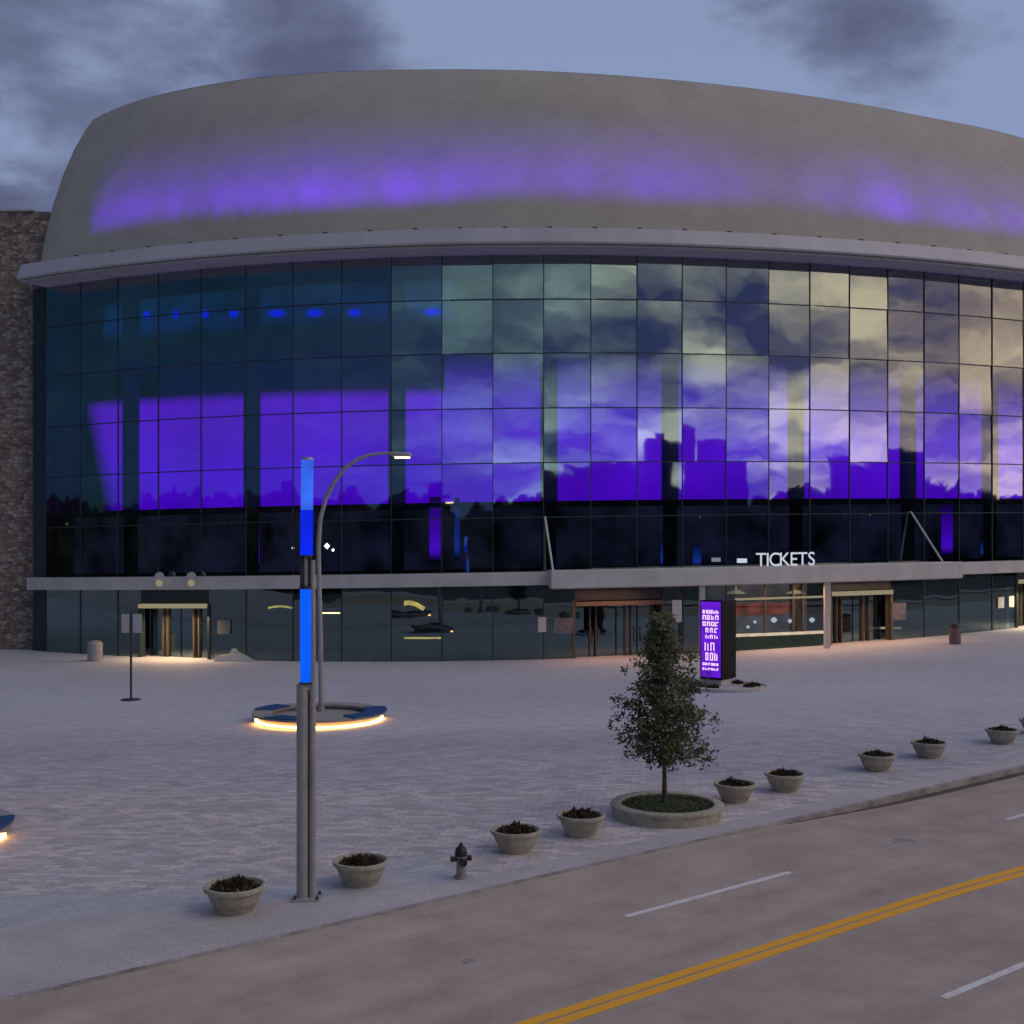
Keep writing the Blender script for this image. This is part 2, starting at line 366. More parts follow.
class MB:
    def __init__(s): s.v = []; s.f = []; s.uv = {}
    def face(s, pts, uv=None):
        n = len(s.v); s.v += [tuple(p) for p in pts]; s.f.append(tuple(range(n, n + len(pts))))
        if uv: s.uv[len(s.f) - 1] = uv
    def hexa(s, p):          # 8 points: bottom 0-3, top 4-7
        n = len(s.v); s.v += [tuple(q) for q in p]
        for f in ((0, 3, 2, 1), (4, 5, 6, 7), (0, 1, 5, 4), (1, 2, 6, 5), (2, 3, 7, 6), (3, 0, 4, 7)):
            s.f.append(tuple(n + i for i in f))
    def box(s, x0, x1, y0, y1, z0, z1, rz=0, c=(0, 0)):
        p = [(x0, y0, z0), (x1, y0, z0), (x1, y1, z0), (x0, y1, z0), (x0, y0, z1), (x1, y0, z1), (x1, y1, z1), (x0, y1, z1)]
        if rz:
            ca, sa = math.cos(rz), math.sin(rz)
            p = [(c[0] + (a - c[0]) * ca - (b - c[1]) * sa, c[1] + (a - c[0]) * sa + (b - c[1]) * ca, z) for a, b, z in p]
        s.hexa(p)
    def arc(s, r0, r1, a0, a1, z0, z1, step=0.9, followg=False):
        """curved box on the facade circle (r0 inner, r1 outer)"""
        n = max(1, int(math.ceil((a1 - a0) / step)))
        base = len(s.v)
        for i in range(n + 1):
            a = a0 + (a1 - a0) * i / n
            for r, z in ((r0, z0), (r1, z0), (r1, z1), (r0, z1)): s.v.append(tuple(P(r, a, z)))
        for i in range(n):
            q = base + 4 * i
            for j in range(4):
                k = (j + 1) % 4
                s.f.append((q + j, q + k, q + 4 + k, q + 4 + j))
        s.f.append((base, base + 3, base + 2, base + 1)); q = base + 4 * n
        s.f.append((q, q + 1, q + 2, q + 3))
    def tube(s, pts, rad, n=12, cap=True):
        pts = [Vector(p) for p in pts]
        if isinstance(rad, (int, float)): rad = [rad] * len(pts)
        base = len(s.v); up = None
        for i, p in enumerate(pts):
            d = (pts[min(i + 1, len(pts) - 1)] - pts[max(i - 1, 0)]).normalized()
            if up is None: up = d.orthogonal().normalized()
            up = (up - d * up.dot(d)).normalized(); w = d.cross(up)
            for k in range(n):
                a = 2 * PI * k / n
                s.v.append(tuple(p + (up * math.cos(a) + w * math.sin(a)) * rad[i]))
        for i in range(len(pts) - 1):
            for k in range(n):
                a = base + i * n + k; b = base + i * n + (k + 1) % n
                s.f.append((a, b, b + n, a + n))
        if cap:
            s.f.append(tuple(base + k for k in range(n))[::-1]); q = base + (len(pts) - 1) * n
            s.f.append(tuple(q + k for k in range(n)))
    def lathe(s, prof, n=32, c=(0, 0, 0), sy=1.0):
        base = len(s.v)
        for r, z in prof:
            for k in range(n):
                a = 2 * PI * k / n; s.v.append((c[0] + r * math.cos(a), c[1] + r * math.sin(a) * sy, c[2] + z))
        for i in range(len(prof) - 1):
            for k in range(n):
                a = base + i * n + k; b = base + i * n + (k + 1) % n
                s.f.append((a, b, b + n, a + n))
        if prof[0][0] > 1e-4: s.f.append(tuple(base + k for k in range(n))[::-1])
        if prof[-1][0] > 1e-4:
            q = base + (len(prof) - 1) * n; s.f.append(tuple(q + k for k in range(n)))
    def build(s, name, mat, parent=None, smooth_=False, bevel=0.0, tone=None, recalc=True):
        me = bpy.data.meshes.new(name); me.from_pydata(s.v, [], s.f); me.validate(); me.update()
        if s.uv:
            ul = me.uv_layers.new(name='UVMap')
            for fi, uvs in s.uv.items():
                for li, u in zip(me.polygons[fi].loop_indices, uvs): ul.data[li].uv = u
        if tone:
            at_ = me.attributes.new('tone', 'FLOAT', 'FACE')
            for i, t in enumerate(tone[:len(me.polygons)]): at_.data[i].value = t
        me.materials.append(mat if not isinstance(mat, str) else M[mat])
        if not s.uv and not tone and recalc:
            b = bmesh.new(); b.from_mesh(me); bmesh.ops.recalc_face_normals(b, faces=b.faces); b.to_mesh(me); b.free()
        o = bpy.data.objects.new(name, me); C.objects.link(o)
        if parent: o.parent = parent
        if smooth_:
            for p in me.polygons: p.use_smooth = True
            try:
                md = o.modifiers.new('edges', 'EDGE_SPLIT'); md.split_angle = R_(38)
            except Exception: pass
        if bevel:
            md = o.modifiers.new('bevel', 'BEVEL'); md.width = bevel; md.segments = 2; md.limit_method = 'ANGLE'
        return o

def copy_tree(o, parent=None):
    c = o.copy(); C.objects.link(c)
    if parent: c.parent = parent
    for ch in [q for q in list(bpy.data.objects) if q.parent == o]: copy_tree(ch, c)
    return c

# ------------------------------------------------------------------ ground, plaza, road
def grid(name, t0, t1, dt, srange, ns, zf, mat, label, cat='ground'):
    m = MB(); nt_ = int((t1 - t0) / dt)
    for i in range(nt_ + 1):
        t = t0 + dt * i; s0, s1 = srange(t)
        for j in range(ns + 1):
            s = s0 + (s1 - s0) * j / ns; x, y = ts(t, s); m.v.append((x, y, zf(x, y, t)))
    for i in range(nt_):
        for j in range(ns):
            a = i * (ns + 1) + j; m.f.append((a, a + 1, a + ns + 2, a + ns + 1))
    o = m.build(name, mat)
    return tag(o, label, cat, kind='structure')

CURB = -22.2
def drop(t): return 0.012 + 0.16 * smooth((t - 22.0) / 9.0)
# far ground sheet, to the horizon
m = MB(); xs = [-4000, -1500, -600, -300, -180, -90, -60, -30, 0, 30, 60, 90, 180, 300, 600, 1500, 4000]
for y in xs:
    for x in xs: m.v.append((x, y, K * max(-90, min(90, x)) - 0.5))
n_ = len(xs)
for i in range(n_ - 1):
    for j in range(n_ - 1):
        a = i * n_ + j; m.f.append((a, a + 1, a + n_ + 1, a + n_))
tag(m.build('ground', 'earth'), 'dark open ground reaching away behind the plaza and the road', 'ground', kind='structure')

grid('plaza', -170, 190, 2.0, lambda t: (-190, CURB - 0.15), 84, lambda x, y, t: g(x, y), 'pave',
     'broad pale paved plaza in front of the glass arena', 'plaza')
grid('paver_strip', -40, 16, 1.0, lambda t: (min(-25.6, (0.592 * t - 27.3) / 0.806), CURB - 0.15), 1, lambda x, y, t: g(x, y) + 0.004, 'strip',
     'blue grey diagonal block paving between the plaza and the pavement edge', 'paving')
grid('pavement', -40, 60, 1.0, lambda t: (CURB - 0.15 - (0.9 + 3.4 * smooth((16 - t) / 11.0)), CURB - 0.15), 1, lambda x, y, t: g(x, y) + 0.008, 'apron',
     'smooth pale concrete pavement strip along the road edge', 'pavement')
# kerb: real step down to the road
m = MB()
for i in range(-60, 120):
    t0, t1 = float(i), float(i + 1)
    def cs(t):
        a = ts(t, CURB - 0.15); b = ts(t, CURB)
        za = g(*a) + 0.012
        return [(a[0], a[1], za), (b[0], b[1], za), (b[0], b[1], za - 0.02 - drop(t) - 0.1), (a[0], a[1], za - 0.4)]
    p, q = cs(t0), cs(t1)
    m.face([p[0], p[1], q[1], q[0]]); m.face([p[1], p[2], q[2], q[1]])
tag(m.build('kerb', 'kerb'), 'low concrete kerb dividing the pavement from the road', 'kerb', kind='structure')
grid('road', -80, 140, 2.0, lambda t: (CURB - 0.01, -4.6), 8, lambda x, y, t: g(x, y) - drop(t), 'road',
     'wide brownish grey asphalt road in the foreground', 'road')
grid('gutter', 26, 110, 1.0, lambda t: (CURB, CURB + 0.05 + 0.28 * smooth((t - 26) / 7)), 1, lambda x, y, t: g(x, y) - drop(t) + 0.004, 'gutter',
     'dark dirty gutter line at the foot of the kerb', 'gutter')
grid('far_pavement', -80, 140, 2.0, lambda t: (-4.6, 3.0), 4, lambda x, y, t: g(x, y) - 0.01, 'apron',
     'concrete pavement on the near side of the road', 'pavement')

def mark(name, t0, t1, s, w, mat, label):
    m = MB(); n = max(1, int(t1 - t0))
    for i in range(n):
        a = t0 + (t1 - t0) * i / n; b = t0 + (t1 - t0) * (i + 1) / n
        pts = []
        for t, q in ((a, s - w / 2), (a, s + w / 2), (b, s + w / 2), (b, s - w / 2)):
            x, y = ts(t, q); 
            # keep on the road sheet's own facets
            i0 = math.floor((t + 80) / 2) * 2 - 80; f = (t - i0) / 2
            z = K * x - (drop(i0) * (1 - f) + drop(i0 + 2) * f)
            pts.append((x, y, z + 0.006))
        m.face(pts)
    o = m.build(name, mat)
    return tag(o, label, 'road marking', kind='structure')
mark('yellow_line', -60, 110, -15.61, 0.24, 'yline', 'upper of the two solid yellow centre lines on the road')
mark('yellow_line', -60, 110, -15.31, 0.24, 'yline', 'lower of the two solid yellow centre lines on the road')
for i, (t0, lab) in enumerate(((16.8, 'white lane dash on the road left of the yellow lines, nearest the round tree bed'),
                               (31.5, 'white lane dash at the right edge of the photo above the yellow lines'),
                               (2.1, 'white lane dash out of view to the lower left'))):
    mark('lane_dash', t0, t0 + 5.3, -18.75, 0.17, 'wline', lab)['group'] = 'white lane dashes'
for t0 in (18.1, 32.8):
    mark('lane_dash', t0, t0 + 5.3, -11.95, 0.16, 'wline', 'white lane dash below the yellow lines at the bottom right corner')['group'] = 'white lane dashes'

# ------------------------------------------------------------------ ARENA
arena = empty('arena', (0, 0, 0), label='huge curved glass arena with tan drum roof and purple lit interior', cat='arena')
PH0 = 3.85
def PK(k): return PH0 + (2.775 if k < 0 else 2.60) * k
PHL = -27.75                         # left end of the glass
rows = [6.15, 9.9, 13.7, 17.5, 21.33, 25.08, 28.2]
ks = list(range(-11, 20))

def pane(mb, a0, a1, z0, z1, tx, tz):
    """one flat pane, its plane turned by tx (yaw) and tz (pitch)"""
    p0, p1 = P(RG, a0, 0), P(RG, a1, 0)
    e = (p1 - p0); nrm = Vector((e.y, -e.x, 0)).normalized()
    h = z1 - z0; w = e.length
    q = []
    for (p, sx) in ((p0, -1), (p1, 1)):
        for (z, sz) in ((z0, -1), (z1, 1)):
            off = nrm * (sx * tx * w / 2 + sz * tz * h / 2)
            q.append(Vector((p.x + off.x, p.y + off.y, z + K * p.x)))
    mb.face([q[0], q[2], q[3], q[1]])

for k in ks:
    a0 = PK(k); a1 = PK(k + 1)
    amp = 0.5 if k < -3 else 1.0
    ct = random.uniform(-1, 1) * R_(1.0) * amp; cz = random.uniform(-1, 1) * R_(1.0) * amp
    mb = MB()
    for r in range(6):
        s_ = 0.4 if r < 2 else 1.0
        pane(mb, a0, a1, rows[r], rows[r + 1], ct + random.uniform(-1, 1) * R_(0.45) * amp * s_, cz * s_ + random.uniform(-1, 1) * R_(0.55) * amp * s_)
    mb.build('glass_bay', 'glassL', arena, recalc=False)
mb = MB(); mb.arc(RG - 0.3, RG + 0.02, PHL, PK(-11) - 0.05, 0.0, 28.2); mb.build('end_panel', 'mull', arena)
for k in ks[:] + [20]:
    a = PK(k); mb = MB(); w = 0.024
    mb.arc(RG - 0.08, RG + 0.045, a - w, a + w, 6.16, 28.15); mb.build('mullion', 'mull', arena)
for z in rows[1:-1]:
    mb = MB(); mb.arc(RG - 0.07, RG + 0.03, PK(-11), 58, z - 0.038, z + 0.038, 1.35); mb.build('transom', 'mull', arena)

# cornice: sloped fascia and soffit
def arc_profile(prof, a0, a1, step=1.0, close=True):
    m = MB(); n = int((a1 - a0) / step); k = len(prof)
    for i in range(n + 1):
        a = a0 + (a1 - a0) * i / n
        for r, z in prof: m.v.append(tuple(P(r, a, z)))
    for i in range(n):
        for j in range(k if close else k - 1):
            j2 = (j + 1) % k; m.f.append((i * k + j, i * k + j2, (i + 1) * k + j2, (i + 1) * k + j))
    if close:
        m.f.append(tuple(range(k))[::-1]); m.f.append(tuple(n * k + j for j in range(k)))
    return m
arc_profile([(72.0, 28.55), (75.55, 28.30), (75.62, 28.42), (75.2, 29.45), (72.0, 29.7)], -26.75, 60).build('cornice', 'cornice', arena)
arc_profile([(72.0, 28.2), (75.35, 28.12), (75.35, 28.27), (72.0, 28.5)], -26.7, 60).build('soffit', 'soffit', arena)

# drum: plan curve = facade arc, rounded left corner, straight flank going back
DR = [(-28, -.9), (-21.5, .6), (-13.5, 1.05), (-1.6, .1), (15.7, -1.0), (32, -.3), (42.6, 1.9), (55, 4), (65, 5)]
def dr(phi):
    phi = max(-28, min(64.9, phi)); n = len(DR)
    sl = [(DR[min(i + 1, n - 1)][1] - DR[max(i - 1, 0)][1]) / (DR[min(i + 1, n - 1)][0] - DR[max(i - 1, 0)][0]) for i in range(n)]
    for i in range(n - 1):
        (a, u), (b, v) = DR[i], DR[i + 1]
        if phi <= b:
            h = b - a; t = (phi - a) / h
            return u * (2*t**3 - 3*t*t + 1) + sl[i] * h * (t**3 - 2*t*t + t) + v * (3*t*t - 2*t**3) + sl[i + 1] * h * (t**3 - t*t)
def drum_ring(r, z):
    pts = []; k_ = min(1, (z - 29.4) / 13.75)
    a1 = -27.4 - .95 * k_
    # corner circle of radius 4 tangent inside the arc
    rc = 1.1; r1 = r; r = r + dr(a1) * k_
    ca = R_(a1 + .8)
    cx = XC + (r - rc) * math.sin(ca); cy = YC - (r - rc) * math.cos(ca)
    a = 62.0; r0_ = r
    while a > a1 + .8:
        q_ = r1 + dr(a) * k_ + rw(a) * (1 - k_); pts.append((XC + q_ * math.sin(R_(a)), YC - q_ * math.cos(R_(a)))); a -= 1.2
    for i in range(13):
        b = ca + (R_(-95) - ca) * i / 12
        pts.append((cx + rc * math.sin(b), cy - rc * math.cos(b)))
    lx, ly = pts[-1]
    pts.append((lx + 3, 180)); pts.append((30, 205)); pts.append((75, 180))
    return [(x, y, z + K * x) for x, y in pts]
prof = [(73.3, 29.4), (73.05, 31.0), (72.5, 33.2), (71.8, 35.4), (70.9, 37.8), (69.8, 40.2), (68.6, 42.2), (67.9, 43.15)]
rings = [drum_ring(r, z) for r, z in prof]
m = MB(); n_ = len(rings[0])
for i in range(len(rings) - 1):
    u = 0
    for j in range(n_):
        j2 = (j + 1) % n_
        a, b, c, d = rings[i][j], rings[i][j2], rings[i + 1][j2], rings[i + 1][j]
        w = (Vector(b) - Vector(a)).length
        m.face([a, d, c, b], [(u, prof[i][1]), (u, prof[i + 1][1]), (u + w, prof[i + 1][1]), (u + w, prof[i][1])]); u += w
o = m.build('upper_wall', 'drum', arena)
b = bmesh.new(); b.from_mesh(o.data); bmesh.ops.remove_doubles(b, verts=b.verts, dist=0.001); b.to_mesh(o.data); b.free()
for p in o.data.polygons: p.use_smooth = True
m = MB(); top = [(x, y, z - 0.35) for x, y, z in rings[-1]]; m.f.append(tuple(range(len(top)))); m.v = top
m.build('roof', 'roof', arena)
m = MB(); c_ = drum_ring(67.92, 43.15); d_ = drum_ring(67.4, 43.2)
for j in range(n_):
    j2 = (j + 1) % n_; m.face([c_[j], c_[j2], d_[j2], d_[j]])
m.build('parapet', 'roof', arena)
# flank below the drum, seen only from a step to the side
m = MB(); fx = rings[0][n_ - 4]
fl = P(RG - 0.4, PHL, 0)
m.face([(fl.x, fl.y, -1), (fl.x, 180, -1), (fl.x, 180, 29), (fl.x, fl.y, 29)]); m.build('side_wall', 'stone', arena)

# stone tower at the left end
m = MB()
m.box(-62, -35.75, 90.2, 112, -1.5, 33.75)
tw = m.build('stone_tower', 'stone', arena); tag(tw, 'rough brown stone tower at the left end')
m = MB(); m.box(-62.1, -36.9, 90.05, 112.1, 33.75, 33.9); m.build('coping', 'soffit', tw)

# interior
mb = MB(); mb.arc(60.0, 60.3, PHL, 60, 0, 28.0, 2); mb.build('interior_wall', 'teal', arena)
mb = MB(); mb.box(-35.7, -35.5, 90.6, 125, -1, 28.0); mb.build('end_wall', 'dark', arena)
mb = MB(); mb.arc(60.4, 72.6, PHL, 60, 28.0, 28.1, 2); mb.build('ceiling', 'dark', arena)
mb = MB(); mb.arc(64.5, 72.3, PHL, 60, 10.75, 11.05, 2); mb.build('concourse_floor', 'dark', arena)
mb = MB(); mb.arc(69.0, 69.1, PHL, 60, 6.3, 10.7, 2); mb.build('mezzanine_wall', 'mezz', arena)  # added wall; its patchy emission stands in for faint interior light
mb = MB(); mb.arc(66.3, 66.6, PHL, 60, 0, 10.7, 2); mb.build('lower_wall', 'dark', arena)
mb = MB(); mb.arc(65.5, 67.2, -26.8, phi_of(452, 66.2), 22.5, 24.3, 2); mb.build('beam', 'icol', arena)
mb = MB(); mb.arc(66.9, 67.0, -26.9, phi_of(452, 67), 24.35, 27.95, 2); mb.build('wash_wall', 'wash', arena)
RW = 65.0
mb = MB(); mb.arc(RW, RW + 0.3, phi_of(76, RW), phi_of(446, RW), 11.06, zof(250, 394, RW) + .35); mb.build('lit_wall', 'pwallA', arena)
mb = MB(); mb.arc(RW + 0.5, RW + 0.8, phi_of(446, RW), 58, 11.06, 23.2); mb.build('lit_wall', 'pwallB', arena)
for px in (131, 252, 397, 549, 670, 796, 908, 990):
    a = phi_of(px, 71.2); mb = MB()
    p = P(71.2, a, 0)
    for r in (0.62,):
        mb.tube([(p.x, p.y, 11.06 + K * p.x), (p.x, p.y, 27.99 + K * p.x)], r, 16)
    mb.build('column', 'icol', arena, True)
    mb = MB(); mb.tube([(p.x, p.y, -0.5), (p.x, p.y, 10.74 + K * p.x)], 0.5, 16); mb.build('column', 'dark', arena, True)
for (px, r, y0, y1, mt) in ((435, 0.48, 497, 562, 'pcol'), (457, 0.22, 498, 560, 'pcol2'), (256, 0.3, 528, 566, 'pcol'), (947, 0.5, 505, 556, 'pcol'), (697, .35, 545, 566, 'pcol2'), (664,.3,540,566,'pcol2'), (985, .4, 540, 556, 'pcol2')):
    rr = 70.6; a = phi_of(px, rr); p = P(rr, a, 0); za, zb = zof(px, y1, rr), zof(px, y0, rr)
    mb = MB(); mb.tube([(p.x, p.y, za + K * p.x + z) for z in (0, 0.6, (zb - za) * .5, zb - za)], r * .85, 12); mb.build('glow_column', mt, arena, True)
for px, w in ((147, .5), (176, .42), (205, .5), (234, .55), (277, .95), (315, .85), (355, .7), (433, .95)):
    a = phi_of(px, 67.1); z = zof(px, 315 - (px - 147) * 0.01, 67.1); p = P(67.1, a, z)
    mb = MB(); n = 20
    ta = Vector((math.cos(R_(a)), math.sin(R_(a)), 0)); nr = Vector((math.sin(R_(a)), -math.cos(R_(a)), 0))
    for s_, off in ((1.0, 0.0), (0.85, 0.12)):
        mb.v += [tuple(p + ta * (w * s_ * math.cos(2 * PI * i / n)) + Vector((0, 0, 0.42 * s_ * math.sin(2 * PI * i / n))) + nr * off) for i in range(n)]
    mb.f.append(tuple(range(n, 2 * n)))
    for i in range(n): mb.f.append((i, (i + 1) % n, n + (i + 1) % n, n + i))
    mb.build('downlight', 'spot', arena)

# street level glass, band, entrances
ent = [(141, 208), (575, 662), (831, 890), (1017, 1050)]
tick = (735, 826)
phs = [(phi_of(a), phi_of(b)) for a, b in ent]; pt = (phi_of(tick[0]), phi_of(tick[1]))
ZB = 5.2
cuts = sorted([PK(-11)] + [PK(k) for k in ks[1:]] + [v for p in phs for v in p] + list(pt))
for a0, a1 in zip(cuts[:-1], cuts[1:]):
    mid = (a0 + a1) / 2
    if a1 - a0 < 0.12 or any(p[0] - .01 < mid < p[1] + .01 for p in phs) or pt[0] < mid < pt[1]: continue
    mb = MB(); tx = random.uniform(-1, 1) * R_(.3)
    pane(mb, a0, a1, -0.4, ZB, tx, random.uniform(-1, 1) * R_(.25)); mb.build('shopfront_pane', 'glassG', arena, recalc=False)
    mb = MB(); mb.arc(RG - 0.08, RG + 0.05, a0 - .03, a0 + .03, -0.4, ZB); mb.build('shopfront_frame', 'mull', arena)
mb = MB(); mb.arc(RG - 0.05, RG + 0.06, PK(-11), 50, 3.35, 3.42); 
mb = MB(); mb.arc(66.4, 72.9, PHL, 50, -0.6, g(0, 82) + 0.02, 1); mb.build('lobby_floor', 'dark', arena)
mb = MB(); mb.arc(71.9, 73.7, PHL + 0.1, 58, ZB, 6.12); mb.build('band_course', 'band', arena)
# canopy over the ticket side
ca0, ca1 = phi_of(551, 75.6), phi_of(962, 75.6)
cn = MB(); cn.arc(73.72, 75.7, ca0, ca1, 5.02, 6.22); cn = cn.build('canopy', 'band', arena, bevel=0.04)
mb = MB(); mb.arc(73.75, 75.5, ca0 + .05, ca1 - .05, 4.96, 5.01); mb.build('underside', 'soffit', cn)
for (x0, y0, x1, y1) in ((545, 517, 553, 571), (911, 512, 943, 560)):
    a = P(RG + 0.15, phi_of(x0, RG + .15), zof(x0, y0, RG + .15)); b = P(75.3, phi_of(x1, 75.3), 6.2)
    mb = MB(); mb.tube([a, b], 0.075, 8)
    mb.tube([a, a + Vector((0.0, 0.5, 0))], 0.05, 6); mb.build('tie_rod', 'white', cn)
for px in (702, 827):
    a = phi_of(px, 75.1); p = P(75.1, a, 0); mb = MB()
    mb.box(p.x - .2, p.x + .2, p.y - .2, p.y + .2, g(p.x, p.y) - .1, 4.96 + K * p.x); mb.build('post', 'band', cn, bevel=.02)
p = P(75.0, phi_of(677, 75.0), 0)
mb = MB(); mb.box(p.x - .3, p.x + .3, p.y - .15, p.y + .15, zof(677, 622, 75) + K * p.x, zof(677, 600, 75) + K * p.x); hb = mb.build('hanging_sign', 'white', cn, bevel=.03)
mb = MB(); mb.box(p.x - .1, p.x + .1, p.y - .1, p.y + .1, zof(677, 600, 75) + K * p.x, 4.96 + K * p.x); mb.build('bracket', 'dsteel', hb)

# lettering
sign = empty('ticket_sign'); sign.parent = arena; sign['label'] = 'white lit letters reading TICKETS standing on the canopy'
cx = 756.5; txt = 'TICKETS'; wid = [8.4, 4.2, 9.2, 9.4, 8.4, 8.6, 8.6]
for ch, w in zip(txt, wid):
    cu = bpy.data.curves.new('letter_curve', 'FONT'); cu.body = ch; cu.size = 1.34; cu.extrude = 0.05; cu.offset = 0.004; cu.align_x = 'CENTER'
    to = bpy.data.objects.new('letter_src', cu); C.objects.link(to)
    bpy.context.view_layer.update()
    me = bpy.data.meshes.new_from_object(to.evaluated_get(bpy.context.evaluated_depsgraph_get()))
    bpy.data.objects.remove(to)
    me.materials.append(M['letter']); me.materials.append(M['black'])
    for f_ in me.polygons: f_.material_index = 0 if f_.normal.z > .5 else 1
    lo = bpy.data.objects.new('letter', me); C.objects.link(lo); lo.parent = sign
    px = cx + w / 2; cx += w + 0.35
    a = phi_of(px, 75.5); p = P(75.5, a, 6.24); lo.location = p; lo.rotation_euler = (PI / 2, 0, R_(a))
for px, w in ((742, .33),):
    p = P(75.4, phi_of(px, 75.4), 6.5); mb = MB(); mb.box(p.x - w, p.x + w, p.y - .1, p.y + .1, p.z, p.z + .3); mb.build('emblem', 'letter', sign)

# entrances
def entrance(a0, a1, x0, x1, ly, lintel_mat, frames, glowing):
    e = empty('entrance'); e.parent = arena
    zl = zof((x0 + x1) / 2, ly); m_ = (x0 + x1) / 2
    mb = MB(); mb.arc(RG - 0.3, RG + 0.35, a0, a1, zl - 0.15, zl + 0.15); mb.build('lintel', lintel_mat, e)
    mb = MB(); mb.arc(RG - 0.1, RG + 0.0, a0, a1, zl + 0.23, ZB); mb.build('transom_panel', 'mull', e)
    n = 4
    for i in range(n):
        b0 = a0 + (a1 - a0) * i / n + .04; b1 = a0 + (a1 - a0) * (i + 1) / n - .04
        mb = MB(); mb.arc(RG - 1.0, RG - .95, b0, b1, -0.2, zl - 0.23); d = mb.build('door', 'glassG', e)
        ma = (b0 + (b1 - b0) * (.12 if i % 2 else .88)); q = P(RG - .85, ma, 1.0)
        mb = MB(); mb.tube([(q.x, q.y, q.z), (q.x, q.y, q.z + 1.1)], .03, 6); mb.build('handle', 'bronze', d)
    for px in frames:
        a = phi_of(px); mb = MB(); mb.arc(RG - 1.1, RG - 0.7, a - .03, a + .03, -0.2, zl - .23); mb.build('door_post', 'bronze', e)
    for a in (a0 - 0.07, a1 + .07):
        mb = MB(); mb.arc(RG - 0.5, RG + 0.12, a - .07, a + .07, -0.3, zl + .22); mb.build('jamb', 'bronze' if glowing != 'warm' else 'mull', e)
    return e
e1 = entrance(*phs[0], *ent[0], 606, 'linter', (157, 161, 188, 193), 'warm')
e1['label'] = 'leftmost entrance doors under a glowing lintel'
e2 = entrance(*phs[1], *ent[1], 603, 'bronze', (592, 598, 628, 634), 'dim'); e2['label'] = 'entrance doors behind the tree crown'
e3 = entrance(*phs[2], *ent[2], 593, 'linter', (843, 848, 870, 876), 'dim'); e3['label'] = 'entrance doors right of the ticket windows'
e4 = entrance(*phs[3], *ent[3], 581, 'linter', (1030, 1036), 'warm'); e4['label'] = 'lit entrance doors at the right edge'

# ticket hall
tk = empty('ticket_window'); tk.parent = arena
zc = zof(780, 634)
mb = MB(); mb.arc(RG - .25, RG + .0, pt[0], pt[1], -.3, zc - .08); mb.build('counter_front', 'green', tk)
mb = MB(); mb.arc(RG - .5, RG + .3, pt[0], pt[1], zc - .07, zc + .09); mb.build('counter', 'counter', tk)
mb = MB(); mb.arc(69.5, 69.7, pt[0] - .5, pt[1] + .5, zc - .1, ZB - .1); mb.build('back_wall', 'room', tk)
mb = MB(); mb.arc(70.2, 70.4, pt[0] + .2, pt[1] - .2, zof(780, 614, 70.3), zof(780, 602, 70.3)); mb.build('red_banner', 'redglow', tk)
mb = MB(); mb.arc(RG - .1, RG + .15, pt[0], pt[1], zof(780, 599), zof(780, 597)); mb.build('header_rail', 'linter', tk)
mb = MB(); mb.arc(RG - .06, RG - .04, pt[0], pt[1], zc + .1, ZB); mb.build('pane', 'glassT', tk)
for px in (765, 793, 803):
    a = phi_of(px); mb = MB(); mb.arc(RG - .08, RG + .06, a - .035, a + .035, zc + .1, ZB); mb.build('frame', 'bronze', tk)
for px in (735, 795):
    a = phi_of(px + 1, 71.5); p = P(71.5, a, zof(px, 592, 71.5)); mb = MB()
    mb.lathe([(0.75, -.12), (0.35, .08), (0.1, .14), (0.02, .5)], 16, p); mb.build('pendant_lamp', 'linter', tk)
for px, y, s in ((755, 622, .12), (774, 620, .22), (790, 621, .16), (812, 620, .2), (748, 627, .12)):
    p = P(71.4, phi_of(px, 71.4), zof(px, y, 71.4)); mb = MB(); mb.lathe([(.02, -s), (s, -.3 * s), (s, .4 * s), (.02, s)], 10, p)
    mb.build('desk_screen', 'letter', tk)

# notices on the glass
for (x0, x1, y0, y1, mt) in ((538, 546, 617, 632, 'white'), (553, 573, 618, 633, 'poster'), (892, 905, 603, 620, 'poster'), (997, 1003, 597, 608, 'white'), (1008, 1013, 596, 607, 'white'), (122, 130, 616, 633, 'poster'), (218, 231, 620, 634, 'poster')):
    if x0 == 122: continue
    mb = MB(); xm = (x0 + x1) / 2; mb.arc(RG + .07, RG + .10, phi_of(x0), phi_of(x1), zof(xm, y1), zof(xm, y0)); mb.build('notice', mt, arena)
# glowing bars behind the street level glass
for (x0, x1, y, bow, mt, r) in ((268, 292, 608, .12, 'yellow', .07), (320, 340, 613, 0, 'warm', .05), (393, 424, 609, .45, 'yellow', .16), (400, 441, 638, 0, 'yellow', .07), (868, 912, 628, 0, 'linter', .09)):
    rr = 71.0; pts = []
    for i in range(9):
        f = i / 8; px = x0 + (x1 - x0) * f
        pts.append(P(rr, phi_of(px, rr), zof(px, y, rr) + bow * math.sin(PI * f)))
    mb = MB(); mb.tube(pts, r, 8); mb.build('glow_bar', mt, arena, True)
for (px, py, s) in ((293, 548, .1), (327, 546, .22), (333, 550, .12), (60, 532, .16), (67, 524, .09), (700, 517, .06), (835, 514, .07), (845, 514, .07), (870, 515, .07), (201, 503, .08)):
    p = P(70.2, phi_of(px, 70.2), zof(px, py, 70.2)); mb = MB(); mb.lathe([(.02, -s), (s, 0), (.02, s)], 8, p); mb.build('ceiling_lamp', 'linter' if px > 650 or px < 280 else 'wglow', arena)
